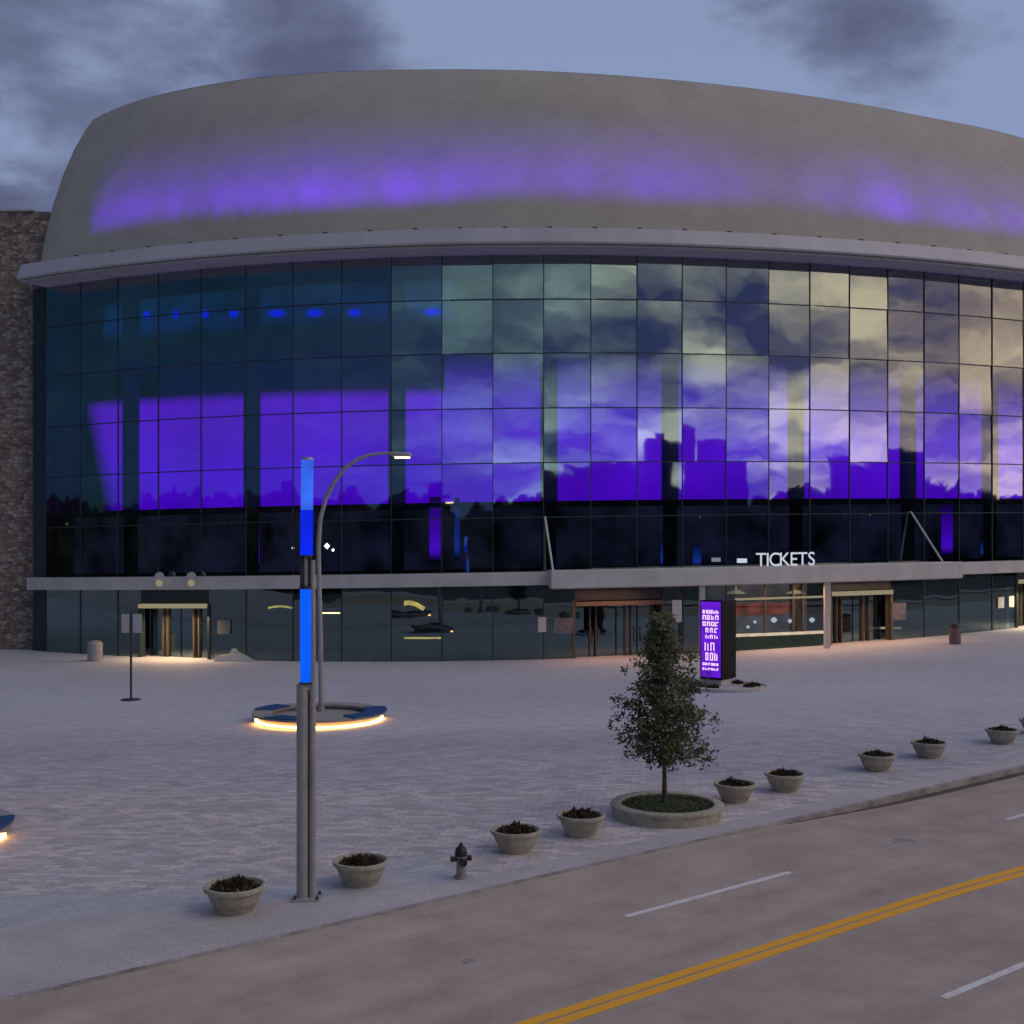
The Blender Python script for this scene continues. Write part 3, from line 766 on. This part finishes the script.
for px in (159, 191):
    p = P(RG + .85, phi_of(px, RG + .85), zof(px, 580, RG + .85)); mb = MB()
    a = R_(phi_of(px)); mb.tube([p + Vector((0, .2, .25)), p + Vector((0, 0, .25))], [.32, .32], 16); w = mb.build('wall_lamp', 'cornice', arena)
    mb = MB(); mb.tube([p + Vector((0, 0, -.22)), p + Vector((0, -.06, -.22))], [.25, .22], 16); mb.build('lens', 'linter', w)

# purple floodlights on the cornice washing the drum
def spot(name, loc, tgt, e, col, ang, parent=None, size=.15, blend=1.0):
    ld = bpy.data.lights.new(name, 'SPOT'); ld.energy = e; ld.color = col; ld.spot_size = R_(ang); ld.spot_blend = blend; ld.shadow_soft_size = size
    o = bpy.data.objects.new(name, ld); C.objects.link(o); o.location = loc
    o.rotation_euler = (Vector(tgt) - Vector(loc)).to_track_quat('-Z', 'Y').to_euler()
    if parent: o.parent = parent
    return o
fl_ = [(92, .75, 32.7), (140, .9, 33.5), (185, .9, 33.5), (235, .9, 33.2), (300, 1.1, 32.9), (355, .8, 32.8), (395, 1.15, 32.6), (440, 1.1, 32.8), (495, 1.0, 33.4),
       (540, 1.0, 33.4), (600, 1.0, 33.0), (650, 1.15, 32.7), (700, 1.15, 32.6), (745, 1.0, 32.7), (790, .5, 32.8), (865, .75, 32.3), (895, .7, 32), (925, 1.6, 31.8), (957, .6, 31.8), (990, 1.45, 31.7), (1015, .7, 31.7), (1050, 1.2, 31.7), (1110, 1.2, 31.5)]
FL2 = []; random.seed(3)
px = 76.0
while px < 1105:
    for (xa, ea, za), (xb, eb, zb) in zip(fl_[:-1], fl_[1:]):
        if xa <= px <= xb or (px < 92 and xa == 92): f = max(0, (px - xa) / (xb - xa)); FL2.append((px, ea + (eb - ea) * f, za + (zb - za) * f)); break
    px += 15 if 150 < px < 850 else 12
for n_f, (px, e, zt) in enumerate(FL2):
    a = phi_of(px, 74.9)
    p = P(74.8, a, 29.72); t = P(72.0, a, zt + 2.3)
    if n_f % 3 == 0:
        mb = MB(); mb.box(p.x - .15, p.x + .15, p.y - .12, p.y + .12, p.z - .3, p.z - .1); h = mb.build('floodlight', 'dsteel', arena)
    spot('flood_beam', p, t, 2500 * e ** 1.05 * random.uniform(.75, 1.25), (0.11, 0.0, 1.0), 31, arena, .5)

def area(name, loc, sx, sy, e, col, rot=(0, 0, 0), parent=None):
    ld = bpy.data.lights.new(name, 'AREA'); ld.shape = 'RECTANGLE'; ld.size = sx; ld.size_y = sy; ld.energy = e; ld.color = col
    o = bpy.data.objects.new(name, ld); C.objects.link(o); o.location = loc; o.rotation_euler = rot
    if parent: o.parent = parent
    return o
def downl(px, r, z, w, e, col):
    a = phi_of(px, r); p = P(r, a, z); area('downlight_beam', p, w, .4, e, col, (0, 0, R_(a)), arena)
downl(175, 73.6, 3.3, 4.5, 330, (1, .62, .32)); downl(613, 74.6, 4.8, 5, 130, (1, .42, .25)); downl(780, 74.6, 4.8, 6, 200, (1, .5, .3)); downl(862, 74.6, 4.8, 4.5, 150, (1, .5, .28)); downl(1035, 73.9, 3.6, 4, 200, (1, .7, .4)); downl(915, 74.6, 4.8, 4, 110, (1, .5, .3))

# ------------------------------------------------------------------ street furniture
# twin-tube pylon with blue tubes
def pylon():
    p = at(306, 899)
    r = empty('light_column', p, 0, 'tall grey twin tube light column with glowing blue sections', 'light column')
    s = p.y / F
    Z = lambda y: (899 - y) * s
    mb = MB(); mb.box(-.30, .36, -.28, .28, 0, .05); mb.build('base_plate', 'steel', r, bevel=.01)
    mb = MB()
    for bx in (-.22, .28):
        for by in (-.2, .2): mb.tube([(bx, by, .05), (bx, by, .12)], .035, 6)
    mb.build('anchor_bolts', 'dsteel', r)
    mb = MB(); mb.tube([(-.08, 0, .05), (-.08, 0, Z(684))], .135, 24); mb.build('tube', 'steel', r, True)
    mb = MB(); mb.tube([(.145, 0.02, .05), (.145, .02, Z(590)), (.15, .02, Z(560))], [.085, .07, .055], 20); mb.build('tube', 'steel', r, True)
    mb = MB(); mb.box(.045, .07, -.03, .03, .1, Z(690)); mb.build('cable_channel', 'dsteel', r)
    mb = MB(); mb.lathe([(.15, Z(684)), (.15, Z(682))], 24); mb.build('collar', 'dsteel', r)
    mb = MB(); mb.tube([(0, 0, Z(682)), (0, 0, Z(589))], .135, 24); mb.build('glowing_tube', 'bluem', r, True)
    mb = MB(); mb.lathe([(.15, Z(589)), (.15, Z(586))], 24); mb.build('collar', 'dsteel', r)
    mb = MB(); mb.tube([(-.09, 0, Z(586)), (-.09, 0, Z(557))], .045, 10); mb.build('cage_rod', 'dsteel', r)
    mb = MB(); mb.tube([(0, 0, Z(586)), (0, 0, Z(557))], .05, 10); mb.build('cage_rod', 'steel', r)
    mb = MB(); mb.tube([(.09, 0, Z(586)), (.09, 0, Z(557))], .045, 10); mb.build('cage_rod', 'dsteel', r)
    mb = MB(); mb.lathe([(.15, Z(557)), (.15, Z(555))], 24); mb.build('collar', 'dsteel', r)
    mb = MB(); mb.tube([(.01, 0, Z(555)), (.02, 0, Z(510))], .145, 24); mb.build('glowing_tube', 'blued', r, True)
    mb = MB(); mb.tube([(.02, 0, Z(509.8)), (.03, 0, Z(460))], .14, 24); mb.build('glowing_tube', 'bluel', r, True)
    mb = MB(); mb.lathe([(.15, Z(460)), (.13, Z(457.5))], 24, (.03, 0, 0)); mb.build('cap', 'steel', r)
pylon()

def street_lamp():
    p = at(321, 716)
    r = empty('street_lamp', p, 0, 'slim street lamp with long curved arm inside the round lit bench', 'street lamp')
    s = p.y / F
    Q = lambda x, y: Vector(((x - 321) * s, 0, (716 - y) * s))
    mb = MB(); mb.lathe([(.28, 0), (.28, .06), (.18, .1), (.16, .5)], 16); mb.build('base', 'steel', r)
    pts = [Q(321, 705), Q(320.5, 640), Q(319, 580), Q(318.5, 545), Q(320.5, 518), Q(326, 498), Q(334, 482), Q(345, 468), Q(358, 459), Q(371, 454.5), Q(384, 453), Q(393, 453.5)]
    mb = MB(); mb.tube(pts, [.12, .12, .115, .11, .105, .10, .095, .09, .085, .08, .07, .06], 14); mb.build('pole', 'steel', r, True)
    h = MB(); a, b = Q(390, 454), Q(412, 455.5); 
    h.tube([a, a + (b - a) * .3, a + (b - a) * .9, b], [.08, .16, .14, .04], 10); h = h.build('lamp_head', 'steel', r, True)
    mb = MB(); c = Q(395, 457.2); d = Q(410, 457.4); mb.box(c.x, d.x, -.12, .12, c.z - .05, c.z + .02); mb.build('lens', 'warm', h)
street_lamp()

def bench(p, label):
    r = empty('round_bench', p, 0, label, 'bench', 'round lit benches')
    def ring(r0, r1, z0, z1, a0=0, a1=360):
        mb = MB(); n = max(4, int((a1 - a0) / 6))
        for i in range(n + 1):
            a = R_(a0 + (a1 - a0) * i / n)
            for rr, z in ((r0, z0), (r1, z0), (r1, z1), (r0, z1)): mb.v.append((rr * math.cos(a), rr * math.sin(a), z))
        for i in range(n):
            for j in range(4):
                k = (j + 1) % 4; mb.f.append((4 * i + j, 4 * i + k, 4 * i + 4 + k, 4 * i + 4 + j))
        if a1 - a0 < 360:
            mb.f.append((0, 3, 2, 1)); q = 4 * n; mb.f.append((q, q + 1, q + 2, q + 3))
        return mb
    ring(2.35, 2.8, -.1, .34).build('plinth', 'bench', r, True)
    ring(2.2, 3.08, .34, .44).build('seat', 'bench', r, True)
    ring(2.81, 2.95, .07, .14, 188, 372).build('led_strip', 'led', r, True)
    for a0, a1 in ((-52, 25), (228, 262), (140, 175)):
        ring(2.15, 3.12, .443, .50, a0, a1).build('seat_panel', 'blue', r, True)
    mb = MB(); mb.lathe([(2.3, .20), (1.2, .22), (0.02, .24)], 40); mb.build('gravel_bed', 'bench', r)
    return r
p = at(308, 731); c0 = (p.x, p.y + 3.1); 
bench((c0[0], c0[1], g(*c0)), 'round bench with blue seat panels lit from below around the street lamp')
p = at(-10, 850); c1 = (p.x - 3.1, p.y + 0.9); bench((c1[0], c1[1], g(*c1)), 'lit bench mostly cut off by the left edge of the photo')

# bowl planters
def tuft(mb, tone, cx, cy, z, rad, n, h, w=0.05):
    for _ in range(n):
        a = random.uniform(0, 2 * PI); rr = rad * math.sqrt(random.random())
        x, y = cx + rr * math.cos(a), cy + rr * math.sin(a)
        hh = h * random.uniform(.35, 1.0) * (1.15 - .6 * rr / rad)
        b = random.uniform(0, 2 * PI); lean = random.uniform(.1, .7) * hh
        dx, dy = math.cos(b), math.sin(b); ww = w * random.uniform(.5, 1.2)
        p0 = Vector((x, y, z)); p1 = p0 + Vector((dx * lean * .4, dy * lean * .4, hh * .6)); p2 = p0 + Vector((dx * lean, dy * lean, hh))
        sd = Vector((-dy, dx, 0)) * ww
        mb.face([p0 - sd * .4, p0 + sd * .4, p1 + sd, p2, p1 - sd]); tone.append(random.random())

def planter(seed, p, sc_, label):
    random.seed(seed)
    r = empty('bowl_planter', p, random.uniform(0, 6), label, 'planter', 'bowl planters along the pavement')
    r.scale = (sc_, sc_, sc_)
    mb = MB(); mb.lathe([(.36, 0), (.38, .04), (.46, .20), (.475, .21), (.485, .235), (.54, .38), (.57, .43), (.615, .45), (.625, .50), (.615, .535), (.56, .54), (.53, .50), (.50, .44)], 40)
    mb.build('bowl', 'bowl', r, True)
    mb = MB(); mb.lathe([(.515, .455), (.3, .50), (.02, .52)], 24); mb.build('soil', 'soil', r)
    mb = MB(); tn = []; tuft(mb, tn, 0, 0, .47, .46, 420, .17, .035)
    for _ in range(5):
        a = random.uniform(0, 6.28); q = random.uniform(0, .3); tuft(mb, tn, q * math.cos(a), q * math.sin(a), .5, .09, 26, .24, .03)
    mb.build('plants', 'bedleaf', r, tone=tn)
    return r
plist = [(235, 911, 1.0, 'large bowl planter nearest the camera, left of the blue lit light column'),
         (361, 884, .98, 'bowl planter just right of the blue lit light column'),
         (516, 851, .98, 'bowl planter directly right of the fire hydrant'),
         (581, 835, .98, 'bowl planter touching close by the left side of the round tree bed'),
         (735, 801, .95, 'bowl planter just right of the round tree bed'),
         (785, 790.5, .95, 'second bowl planter right of the round tree bed'),
         (877, 770, .95, 'bowl planter where the dark kerb step begins, third right of the tree bed'),
         (929, 757, .95, 'bowl planter fourth right of the tree bed, second from the right edge'),
         (1002, 743, .92, 'whole bowl planter farthest right above the kerb'),
         (1036, 733, .95, 'bowl planter cut off by the right edge of the photo')]
for i, (x, y, s, lab) in enumerate(plist):
    planter(i + 3, at(x, y), s * 1.1, lab)

# fire hydrant
p = at(461, 878); h = empty('fire_hydrant', p, 0.3, 'small fire hydrant with dark top and grey barrel on the pavement', 'fire hydrant')
mb = MB(); mb.lathe([(.17, 0), (.17, .05), (.12, .06), (.12, .10)], 20); mb.build('flange', 'hyd', h, True)
mb = MB(); mb.lathe([(.115, .1), (.11, .48), (.15, .5), (.15, .54)], 20); mb.build('barrel', 'hyd', h, True)
mb = MB(); mb.lathe([(.155, .541), (.15, .60), (.13, .70), (.08, .77), (.04, .79), (.04, .84), (.01, .85)], 20); mb.build('bonnet', 'hydd', h, True)
for d in ((1, 0), (-1, 0)):
    mb = MB(); mb.tube([(d[0] * .1, 0, .47), (d[0] * .2, 0, .47)], .06, 12); mb.tube([(d[0] * .2, 0, .47), (d[0] * .25, 0, .47)], .078, 6); mb.build('side_outlet', 'hydd', h)
mb = MB(); mb.tube([(0, -.1, .42), (0, -.2, .42)], .08, 12); mb.tube([(0, -.2, .42), (0, -.26, .42)], .1, 6); mb.build('front_outlet', 'hydd', h)

# round tree bed and tree
p = at(667, 815.5)
bed = empty('tree_bed', p, 0, 'wide round kerbed bed of dark ground cover around the young tree', 'tree bed')
mb = MB(); mb.lathe([(1.60, -.05), (1.62, .26), (1.66, .29), (1.66, .36), (1.62, .39), (1.38, .39), (1.35, .36), (1.34, .2)], 56); mb.build('rim', 'bowl', bed, True)
mb = MB(); mb.lathe([(1.36, .26), (.8, .36), (.02, .40)], 40); mb.build('soil', 'grass', bed, True)
random.seed(11); mb = MB(); tn = []; tuft(mb, tn, 0, 0, .30, 1.3, 2600, .13, .03); o = mb.build('ground_cover', 'leaf', bed, tone=tn); o['kind'] = 'stuff'
tp = (p.x - .08, p.y, p.z + .36)
tree = empty('young_tree', tp, 0, 'young tree with conical dark green crown in the round bed', 'tree')
random.seed(5)
mb = MB(); mb.tube([(0, 0, 0), (0.01, 0, .8), (-.02, .02, 1.6), (.0, 0, 2.6), (-.06, .03, 3.8), (-.10, 0, 4.9), (-.13, 0, 5.6)], [.085, .065, .055, .045, .035, .02, .008], 10); mb.build('trunk', 'bark', tree, True)
br = MB(); lf = MB(); tn = []
def crown_r(z):  # z above the bed
    if z < 1.15: return 0
    if z < 2.0: return 1.1 + .48 * (z - 1.15) / .85
    return max(.10, 1.58 * (1 - (z - 2.0) / 4.1) ** .92)
for i in range(125):
    z0 = 1.15 + 4.3 * (i / 125) ** .98; a = i * 2.39996 + random.uniform(-.4, .4)
    rr = crown_r(z0 + .15) * random.uniform(.62, 1.08) * (1 + .14 * math.sin(3 * a + z0 * 2))
    x0 = -.13 * max(0, z0 - 2.6) / 3
    st = Vector((x0, 0, z0)); en = st + Vector((math.cos(a) * rr, math.sin(a) * rr, .42 * rr * random.uniform(.05, 1.0) - .1 * (z0 < 2)))
    md = (st + en) / 2 + Vector((0, 0, .1 * rr))
    br.tube([st, md, en], [.02, .012, .004], 5, False)
    nt_ = int(4 + 7 * rr)
    for j in range(nt_):
        f = random.uniform(.25, 1.05); c = st.lerp(en, f) + Vector([random.gauss(0, .09) for _ in range(3)])
        tb = random.random() ** 1.6 * .8
        for q in range(random.randint(5, 10)):
            o_ = c + Vector([random.gauss(0, .085) for _ in range(3)])
            u = Vector([random.gauss(0, 1) for _ in range(3)]).normalized(); v = u.orthogonal().normalized()
            l = random.uniform(.05, .10); w = l * .42
            lf.face([o_ - u * l, o_ + v * w, o_ + u * l, o_ - v * w]); tn.append(min(1, tb + random.random() * .45 + .12 * (o_.z > 3)))
br.build('branches', 'bark', tree); lf.build('crown', 'leaf', tree, tone=tn)

# digital advertising column
p = at(722, 688)
kk = empty('digital_sign', p, 0, 'tall black advertising column with glowing purple screen on its left face', 'sign')
rz = R_(-37)
def kb(x0, x1, y0, y1, z0, z1):
    mb = MB(); mb.box(x0, x1, y0, y1, z0, z1, rz); return mb
# corner nearest the camera at origin: left face runs to -x, right face to +y
ang = R_(-38); ca_, sa_ = math.cos(ang), math.sin(ang)
def kx(u, v, z): return (u * ca_ - v * sa_, u * sa_ + v * ca_, z)   # u along left face (negative), v along right face
W1, W2, H0, H1 = 1.36, 1.66, .42, 4.75
def khex(u0, u1, v0, v1, z0, z1):
    mb = MB(); mb.hexa([kx(u0, v0, z0), kx(u1, v0, z0), kx(u1, v1, z0), kx(u0, v1, z0), kx(u0, v0, z1), kx(u1, v0, z1), kx(u1, v1, z1), kx(u0, v1, z1)]); return mb
khex(-W1, 0, 0, W2, H0, H1).build('casing', 'black', kk, bevel=.02)
khex(-W1 * .9, -.08, .08, W2 * .9, -.1, H0 - .005).build('plinth', 'band', kk, bevel=.02)
scn = khex(-W1 + .07, -.07, -.02, -.004, H0 + .12, H1 - .08).build('screen', 'kiosk', kk)
random.seed(21)
def glyph_row(z0, h, cols, u0=-W1 + .17, u1=-.17):
    mb = MB(); w = (u1 - u0) / cols
    for i in range(cols):
        a = u0 + w * i + .015; b = a + w * random.uniform(.62, .85); st = min(.06, w * .3)
        k = random.randint(0, 3)
        def bar(q0, q1, y0, y1): mb.hexa([kx(q0, -.028, y0), kx(q1, -.028, y0), kx(q1, -.022, y0), kx(q0, -.022, y0), kx(q0, -.028, y1), kx(q1, -.028, y1), kx(q1, -.022, y1), kx(q0, -.022, y1)])
        bar(a, a + st, z0, z0 + h)
        if k != 1: bar(a + st + .002, b, z0 + h - st, z0 + h)
        if k != 2: bar(b - st, b, z0, z0 + h - st - .002)
        if k > 1: bar(a + st + .002, b - st - .002, z0, z0 + st)
    mb.build('screen_text', 'pink', scn)
for z0, h, n in ((4.02, .2, 5), (3.68, .26, 4), (3.34, .24, 4), (2.98, .26, 3), (2.66, .2, 3), (1.98, .46, 2), (1.46, .42, 3), (1.18, .14, 6), (.92, .13, 6)):
    if n in (5, 4): glyph_row(z0, h, n)
    elif n == 3: glyph_row(z0, h, 3, -W1 + .35, -.2)
    elif n == 2: glyph_row(z0, h, 2, -W1 + .3, -.35)
    else: glyph_row(z0, h, n)
# low kerbed island below it
q = at(730, 690); isl = empty('sign_island', (q.x, q.y + .9, q.z), 0, 'low pale oval kerb island holding the digital sign', 'kerb island')
mb = MB(); mb.lathe([(2.45, -.05), (2.45, .14), (2.38, .17), (2.1, .17), (2.08, .12)], 48, sy=.85); mb.build('rim', 'apron', isl, True)
mb = MB(); mb.lathe([(2.09, .10), (.02, .12)], 40, sy=.85); mb.build('gravel_bed', 'bench', isl)
mb = MB(); tn = []
for cx_, cy_ in ((-1.4, -.4), (-.9, -.9), (-1.7, .2), (1.1, -.5), (1.5, -.1), (.8, 1.0), (-.6, 1.2)): tuft(mb, tn, cx_, cy_, .12, .32, 160, .28, .04)
mb.build('plants', 'bedleaf', isl, tone=tn)

# sign post with two small panels
p = at(131, 700); sp_ = empty('sign_post', p, 0, 'thin dark post with two small pale panels standing alone on the plaza at left', 'sign post')
mb = MB(); mb.tube([(0, 0, 0), (0, 0, 4.7)], .06, 10); mb.build('post', 'dsteel', sp_, True)
mb = MB(); mb.lathe([(.55, 0), (.5, .05), (.1, .08)], 24); mb.build('base', 'dsteel', sp_)
for x0, x1 in ((-.50, -.08), (.10, .56)):
    mb = MB(); mb.box(x0, x1, -.03, .03, 3.6, 4.6); mb.build('panel', 'cornice', sp_, bevel=.01)

for (px_, py_, rr_, lab_) in ((904, 838, .34, 'faint round iron cover in the road above the yellow lines at right'), (470, 961, .13, 'tiny pale round cover in the road below the hydrant')):
    q = at(px_, py_); mb = MB(); mb.lathe([(rr_, -.02), (rr_, .005), (.02, .006)], 28)
    o = mb.build('road_cover', 'kerb'); tt = .806 * q.x + .592 * q.y; o.location = (q.x, q.y, q.z - drop(tt) + .004); tag(o, lab_, 'road cover')

def bin_(px, py, r, h, body, label):
    p = at(px, py); b = empty('litter_bin', p, 0, label, 'litter bin')
    mb = MB(); mb.lathe([(r * .92, 0), (r * .95, .05), (r, .1), (r, h * .78)], 24); mb.build('body', body, b, True)
    mb = MB(); mb.lathe([(r * 1.05, h * .78 + .004), (r * 1.05, h * .84), (r * .8, h * .95), (r * .3, h), (.02, h)], 24); mb.build('lid', 'steel' if body == 'steel' else 'dsteel', b, True)
bin_(95, 661, .52, 1.45, 'steel', 'grey round litter bin in front of the glass near the stone tower')
bin_(955, 644, .40, 1.5, 'redd', 'dark reddish litter bin on the plaza at far right')

# low pale angular bench near the left doors
p = at(235, 661); lb = empty('angular_bench', p, 0, 'low pale angular bench beside the leftmost doors', 'bench')
mb = MB(); 
mb.hexa([(-1.5, -.3, 0), (1.4, -.3, 0), (1.4, .4, 0), (-1.5, .4, 0), (-1.1, -.3, .38), (.3, -.3, .62), (.3, .4, .62), (-1.1, .4, .38)]); mb.build('seat', 'band', lb, bevel=.03)
mb = MB(); mb.hexa([(-.3, -.25, .5), (.2, -.25, .6), (.2, .3, .6), (-.3, .3, .5), (-.2, -.2, .85), (.05, -.2, .88), (.05, .2, .88), (-.2, .2, .85)]); mb.build('armrest', 'white', lb, bevel=.03)

# ------------------------------------------------------------------ what stands across the road, behind the viewpoint (seen mirrored in the glass)
random.seed(31)
def mirrored(px, dist):
    a = phi_of(px); p = P(RG, a, 0); d = Vector((p.x, p.y, 0)).normalized(); n = Vector((math.sin(R_(a)), -math.cos(R_(a)), 0))
    r = d - n * 2 * d.dot(n); return p + r * dist, r
for (x0, x1, h, D_, lab) in ((555, 590, 27, 230, 'low wide dark block'), (604, 640, 29, 220, 'plain dark block'), (655, 668, 33, 230, 'stepped dark block'),
                        (672, 684, 33, 190, 'slim dark tower'), (686, 722, 31, 200, 'broad dark block'), (803, 872, 27, 190, 'long dark block'),
                        (420, 470, 24, 240, 'low dark hall'), (250, 330, 21, 230, 'long low dark shed'), (955, 1000, 25, 190, 'dark block far right')):
    a, _ = mirrored(x0, D_); b, r = mirrored(x1, D_)
    w = (b - a).length; c = (a + b) / 2; rz_ = math.atan2((b - a).y, (b - a).x)
    bb = empty('city_building', (c.x, c.y, 0), rz_, lab + ' standing across the road behind the viewpoint', 'building', 'city blocks across the road')
    mb = MB(); mb.box(-w / 2, w / 2, -8, 8, -2, h); mb.build('wall', 'city', bb)
    mb = MB(); mb.box(-w * .15, w * .1, -3, 3, h + .003, h + 2.5); mb.build('roof_plant', 'city', bb)
mb = MB()
for i in range(1500):
    a = random.uniform(-60, 78); rr = 273 + random.uniform(-25, 25) - 73 * 0
    x = XC + rr * math.sin(R_(a) * 1.5); y = YC - rr * math.cos(R_(a) * 1.5)
    hgt = random.uniform(20, 22.5) * (1 + .05 * math.sin(a * .4)) + 1.5 * (a > 25); w = random.uniform(3.5, 7)
    n = 7; base = len(mb.v)
    for lv, (f, q) in enumerate(((0.0, .75), (.4, 1.0), (.8, .65), (1.0, .12))):
        for k in range(n):
            t = 2 * PI * k / n + lv; j = random.uniform(.75, 1.2)
            mb.v.append((x + w * q * j * math.cos(t), y + w * q * j * math.sin(t), -2 + hgt * f))
    for lv in range(3):
        for k in range(n):
            p0 = base + lv * n + k; p1 = base + lv * n + (k + 1) % n; mb.f.append((p0, p1, p1 + n, p0 + n))
    mb.f.append(tuple(base + 3 * n + k for k in range(n)))
tag(mb.build('woodland', 'wood'), 'far-off dark belt of trees across the road behind the viewpoint', 'woodland', kind='stuff')

# ------------------------------------------------------------------ camera
cam = bpy.data.cameras.new('camera'); co = bpy.data.objects.new('camera', cam); C.objects.link(co); sc.camera = co
co.location = (0, 0, CAMH); co.rotation_euler = (PI / 2, 0, 0)
cam.sensor_width = 36; cam.lens = F / 1024 * 36; cam.shift_y = 33 / 1024; cam.clip_start = .1; cam.clip_end = 12000

# ------------------------------------------------------------------ sky and sun
SAZ = math.atan2(.93, -.37); SEL = R_(42)
w = bpy.data.worlds.new('World'); sc.world = w; w.use_nodes = True
nt = w.node_tree; nt.nodes.clear()
out = nt.nodes.new('ShaderNodeOutputWorld'); bg = nt.nodes.new('ShaderNodeBackground'); L(nt, bg, 0, out, 0)
tc = nt.nodes.new('ShaderNodeTexCoord')
sp = nt.nodes.new('ShaderNodeSeparateXYZ'); L(nt, tc, 'Generated', sp, 0)
X, Y, Z = sp.outputs
zc_ = mth(nt, 'MAXIMUM', Z, 0.0)
den = mth(nt, 'ADD', zc_, 0.16)
cx_ = nt.nodes.new('ShaderNodeCombineXYZ'); nt.links.new(mth(nt, 'DIVIDE', X, den), cx_.inputs[0]); nt.links.new(mth(nt, 'DIVIDE', Y, den), cx_.inputs[1])
nz = N(nt, 'ShaderNodeTexNoise', i_Scale=1.25, i_Detail=8.0, i_Roughness=0.58, i_Distortion=0.25)
mpn = N(nt, 'ShaderNodeMapping'); mpn.inputs['Location'].default_value = (3.1, 1.7, 0.0); L(nt, cx_, 0, mpn, 0); L(nt, mpn, 0, nz, 'Vector')
# cover is thicker to the left ahead
nz2 = N(nt, 'ShaderNodeTexNoise', i_Scale=2.0, i_Detail=8.0, i_Roughness=0.55, i_Distortion=0.15)
L(nt, mpn, 0, nz2, 'Vector')
ahead = ramp(nt, mth(nt, 'ADD', mth(nt, 'MULTIPLY', Y, 0.5), 0.5), [(0.5, 0.0), (0.7, 1.0)])
bias = mth(nt, 'ADD', mth(nt, 'MULTIPLY', mth(nt, 'SUBTRACT', mth(nt, 'MULTIPLY', X, -0.42), 0.065), ahead), mth(nt, 'MULTIPLY', mth(nt, 'SUBTRACT', 1.0, ahead), 0.045))
dvx = N(nt, 'ShaderNodeVectorMath', operation='DOT_PRODUCT'); L(nt, tc, 'Generated', dvx, 0); dvx.inputs[1].default_value = (0.286, 0.878, 0.383)
lobe = ramp(nt, dvx.outputs['Value'], [(0.986, 0.0), (0.9985, 0.10)])
mixn = mth(nt, 'ADD', mth(nt, 'MULTIPLY', nz.outputs[0], mth(nt, 'SUBTRACT', 1.0, ahead)), mth(nt, 'MULTIPLY', nz2.outputs[0], ahead))
cov = mth(nt, 'ADD', mth(nt, 'ADD', mixn, bias), mth(nt, 'MULTIPLY', lobe, ahead))
cloud = ramp(nt, cov, [(0.44, 0.0), (0.58, 1.0)], 'EASE')
cloudb = ramp(nt, cov, [(0.41, 0.0), (0.53, 0.68), (0.64, 1.0)])
thick = ramp(nt, cov, [(0.47, 0.0), (0.66, 1.0)])
# ahead
fclear = ramp(nt, zc_, [(0.0, (0.36, 0.33, 0.42)), (0.28, (0.245, 0.32, 0.51)), (0.7, (0.24, 0.28, 0.44))])
fcl = mixc(nt, thick, (0.19, 0.22, 0.36), (0.095, 0.11, 0.20))
front = mixc(nt, cloud, fclear, fcl)
# behind: dark on the left, last daylight on the right
e = mth(nt, 'ADD', mth(nt, 'MULTIPLY', X, 0.5), 0.5)
bclear = ramp(nt, e, [(0.22, (0.015, 0.055, 0.095)), (0.45, (0.14, 0.25, 0.34)), (0.60, (0.72, 0.98, 0.90)), (0.76, (1.35, 1.35, 1.08)), (0.97, (1.6, 1.12, 0.78))])
bcl = ramp(nt, e, [(0.2, (0.01, 0.035, 0.08)), (0.5, (0.04, 0.07, 0.17)), (0.8, (0.07, 0.085, 0.25)), (1.0, (0.20, 0.15, 0.30))])
back = mixc(nt, cloudb, bclear, bcl)
back = mixc(nt, ramp(nt, zc_, [(0.35, 0.0), (0.75, 1.0)]), back, front)
fb = ramp(nt, mth(nt, 'ADD', mth(nt, 'MULTIPLY', Y, 0.5), 0.5), [(0.58, 0.0), (0.80, 1.0)])
skyc = mixc(nt, fb, back, front)
st = nt.nodes.new('ShaderNodeTexSky'); st.sky_type = 'NISHITA'; st.sun_disc = False; st.sun_elevation = SEL; st.sun_rotation = SAZ
sk = mixc(nt, 1.0, st.outputs[0], (0.0018, 0.0018, 0.0022), 'MULTIPLY')
tot = mixc(nt, 1.0, skyc, sk, 'ADD')
nt.links.new(tot, bg.inputs[0]); bg.inputs[1].default_value = 1.0

sl = bpy.data.lights.new('sun', 'SUN'); sl.energy = 0.50; sl.angle = R_(40); sl.color = (1.0, .86, .74)
so = bpy.data.objects.new('sun', sl); C.objects.link(so)
dv = Vector((math.sin(SAZ) * math.cos(SEL), math.cos(SAZ) * math.cos(SEL), math.sin(SEL)))
so.rotation_euler = (-dv).to_track_quat('-Z', 'Y').to_euler()

sc.view_settings.view_transform = 'Standard'; sc.view_settings.look = 'None'; sc.view_settings.exposure = 0; sc.view_settings.gamma = 1
sc.cycles.max_bounces = 8; sc.cycles.transparent_max_bounces = 12; sc.cycles.sample_clamp_indirect = 4
try: sc.cycles.use_denoising = True
except Exception: pass
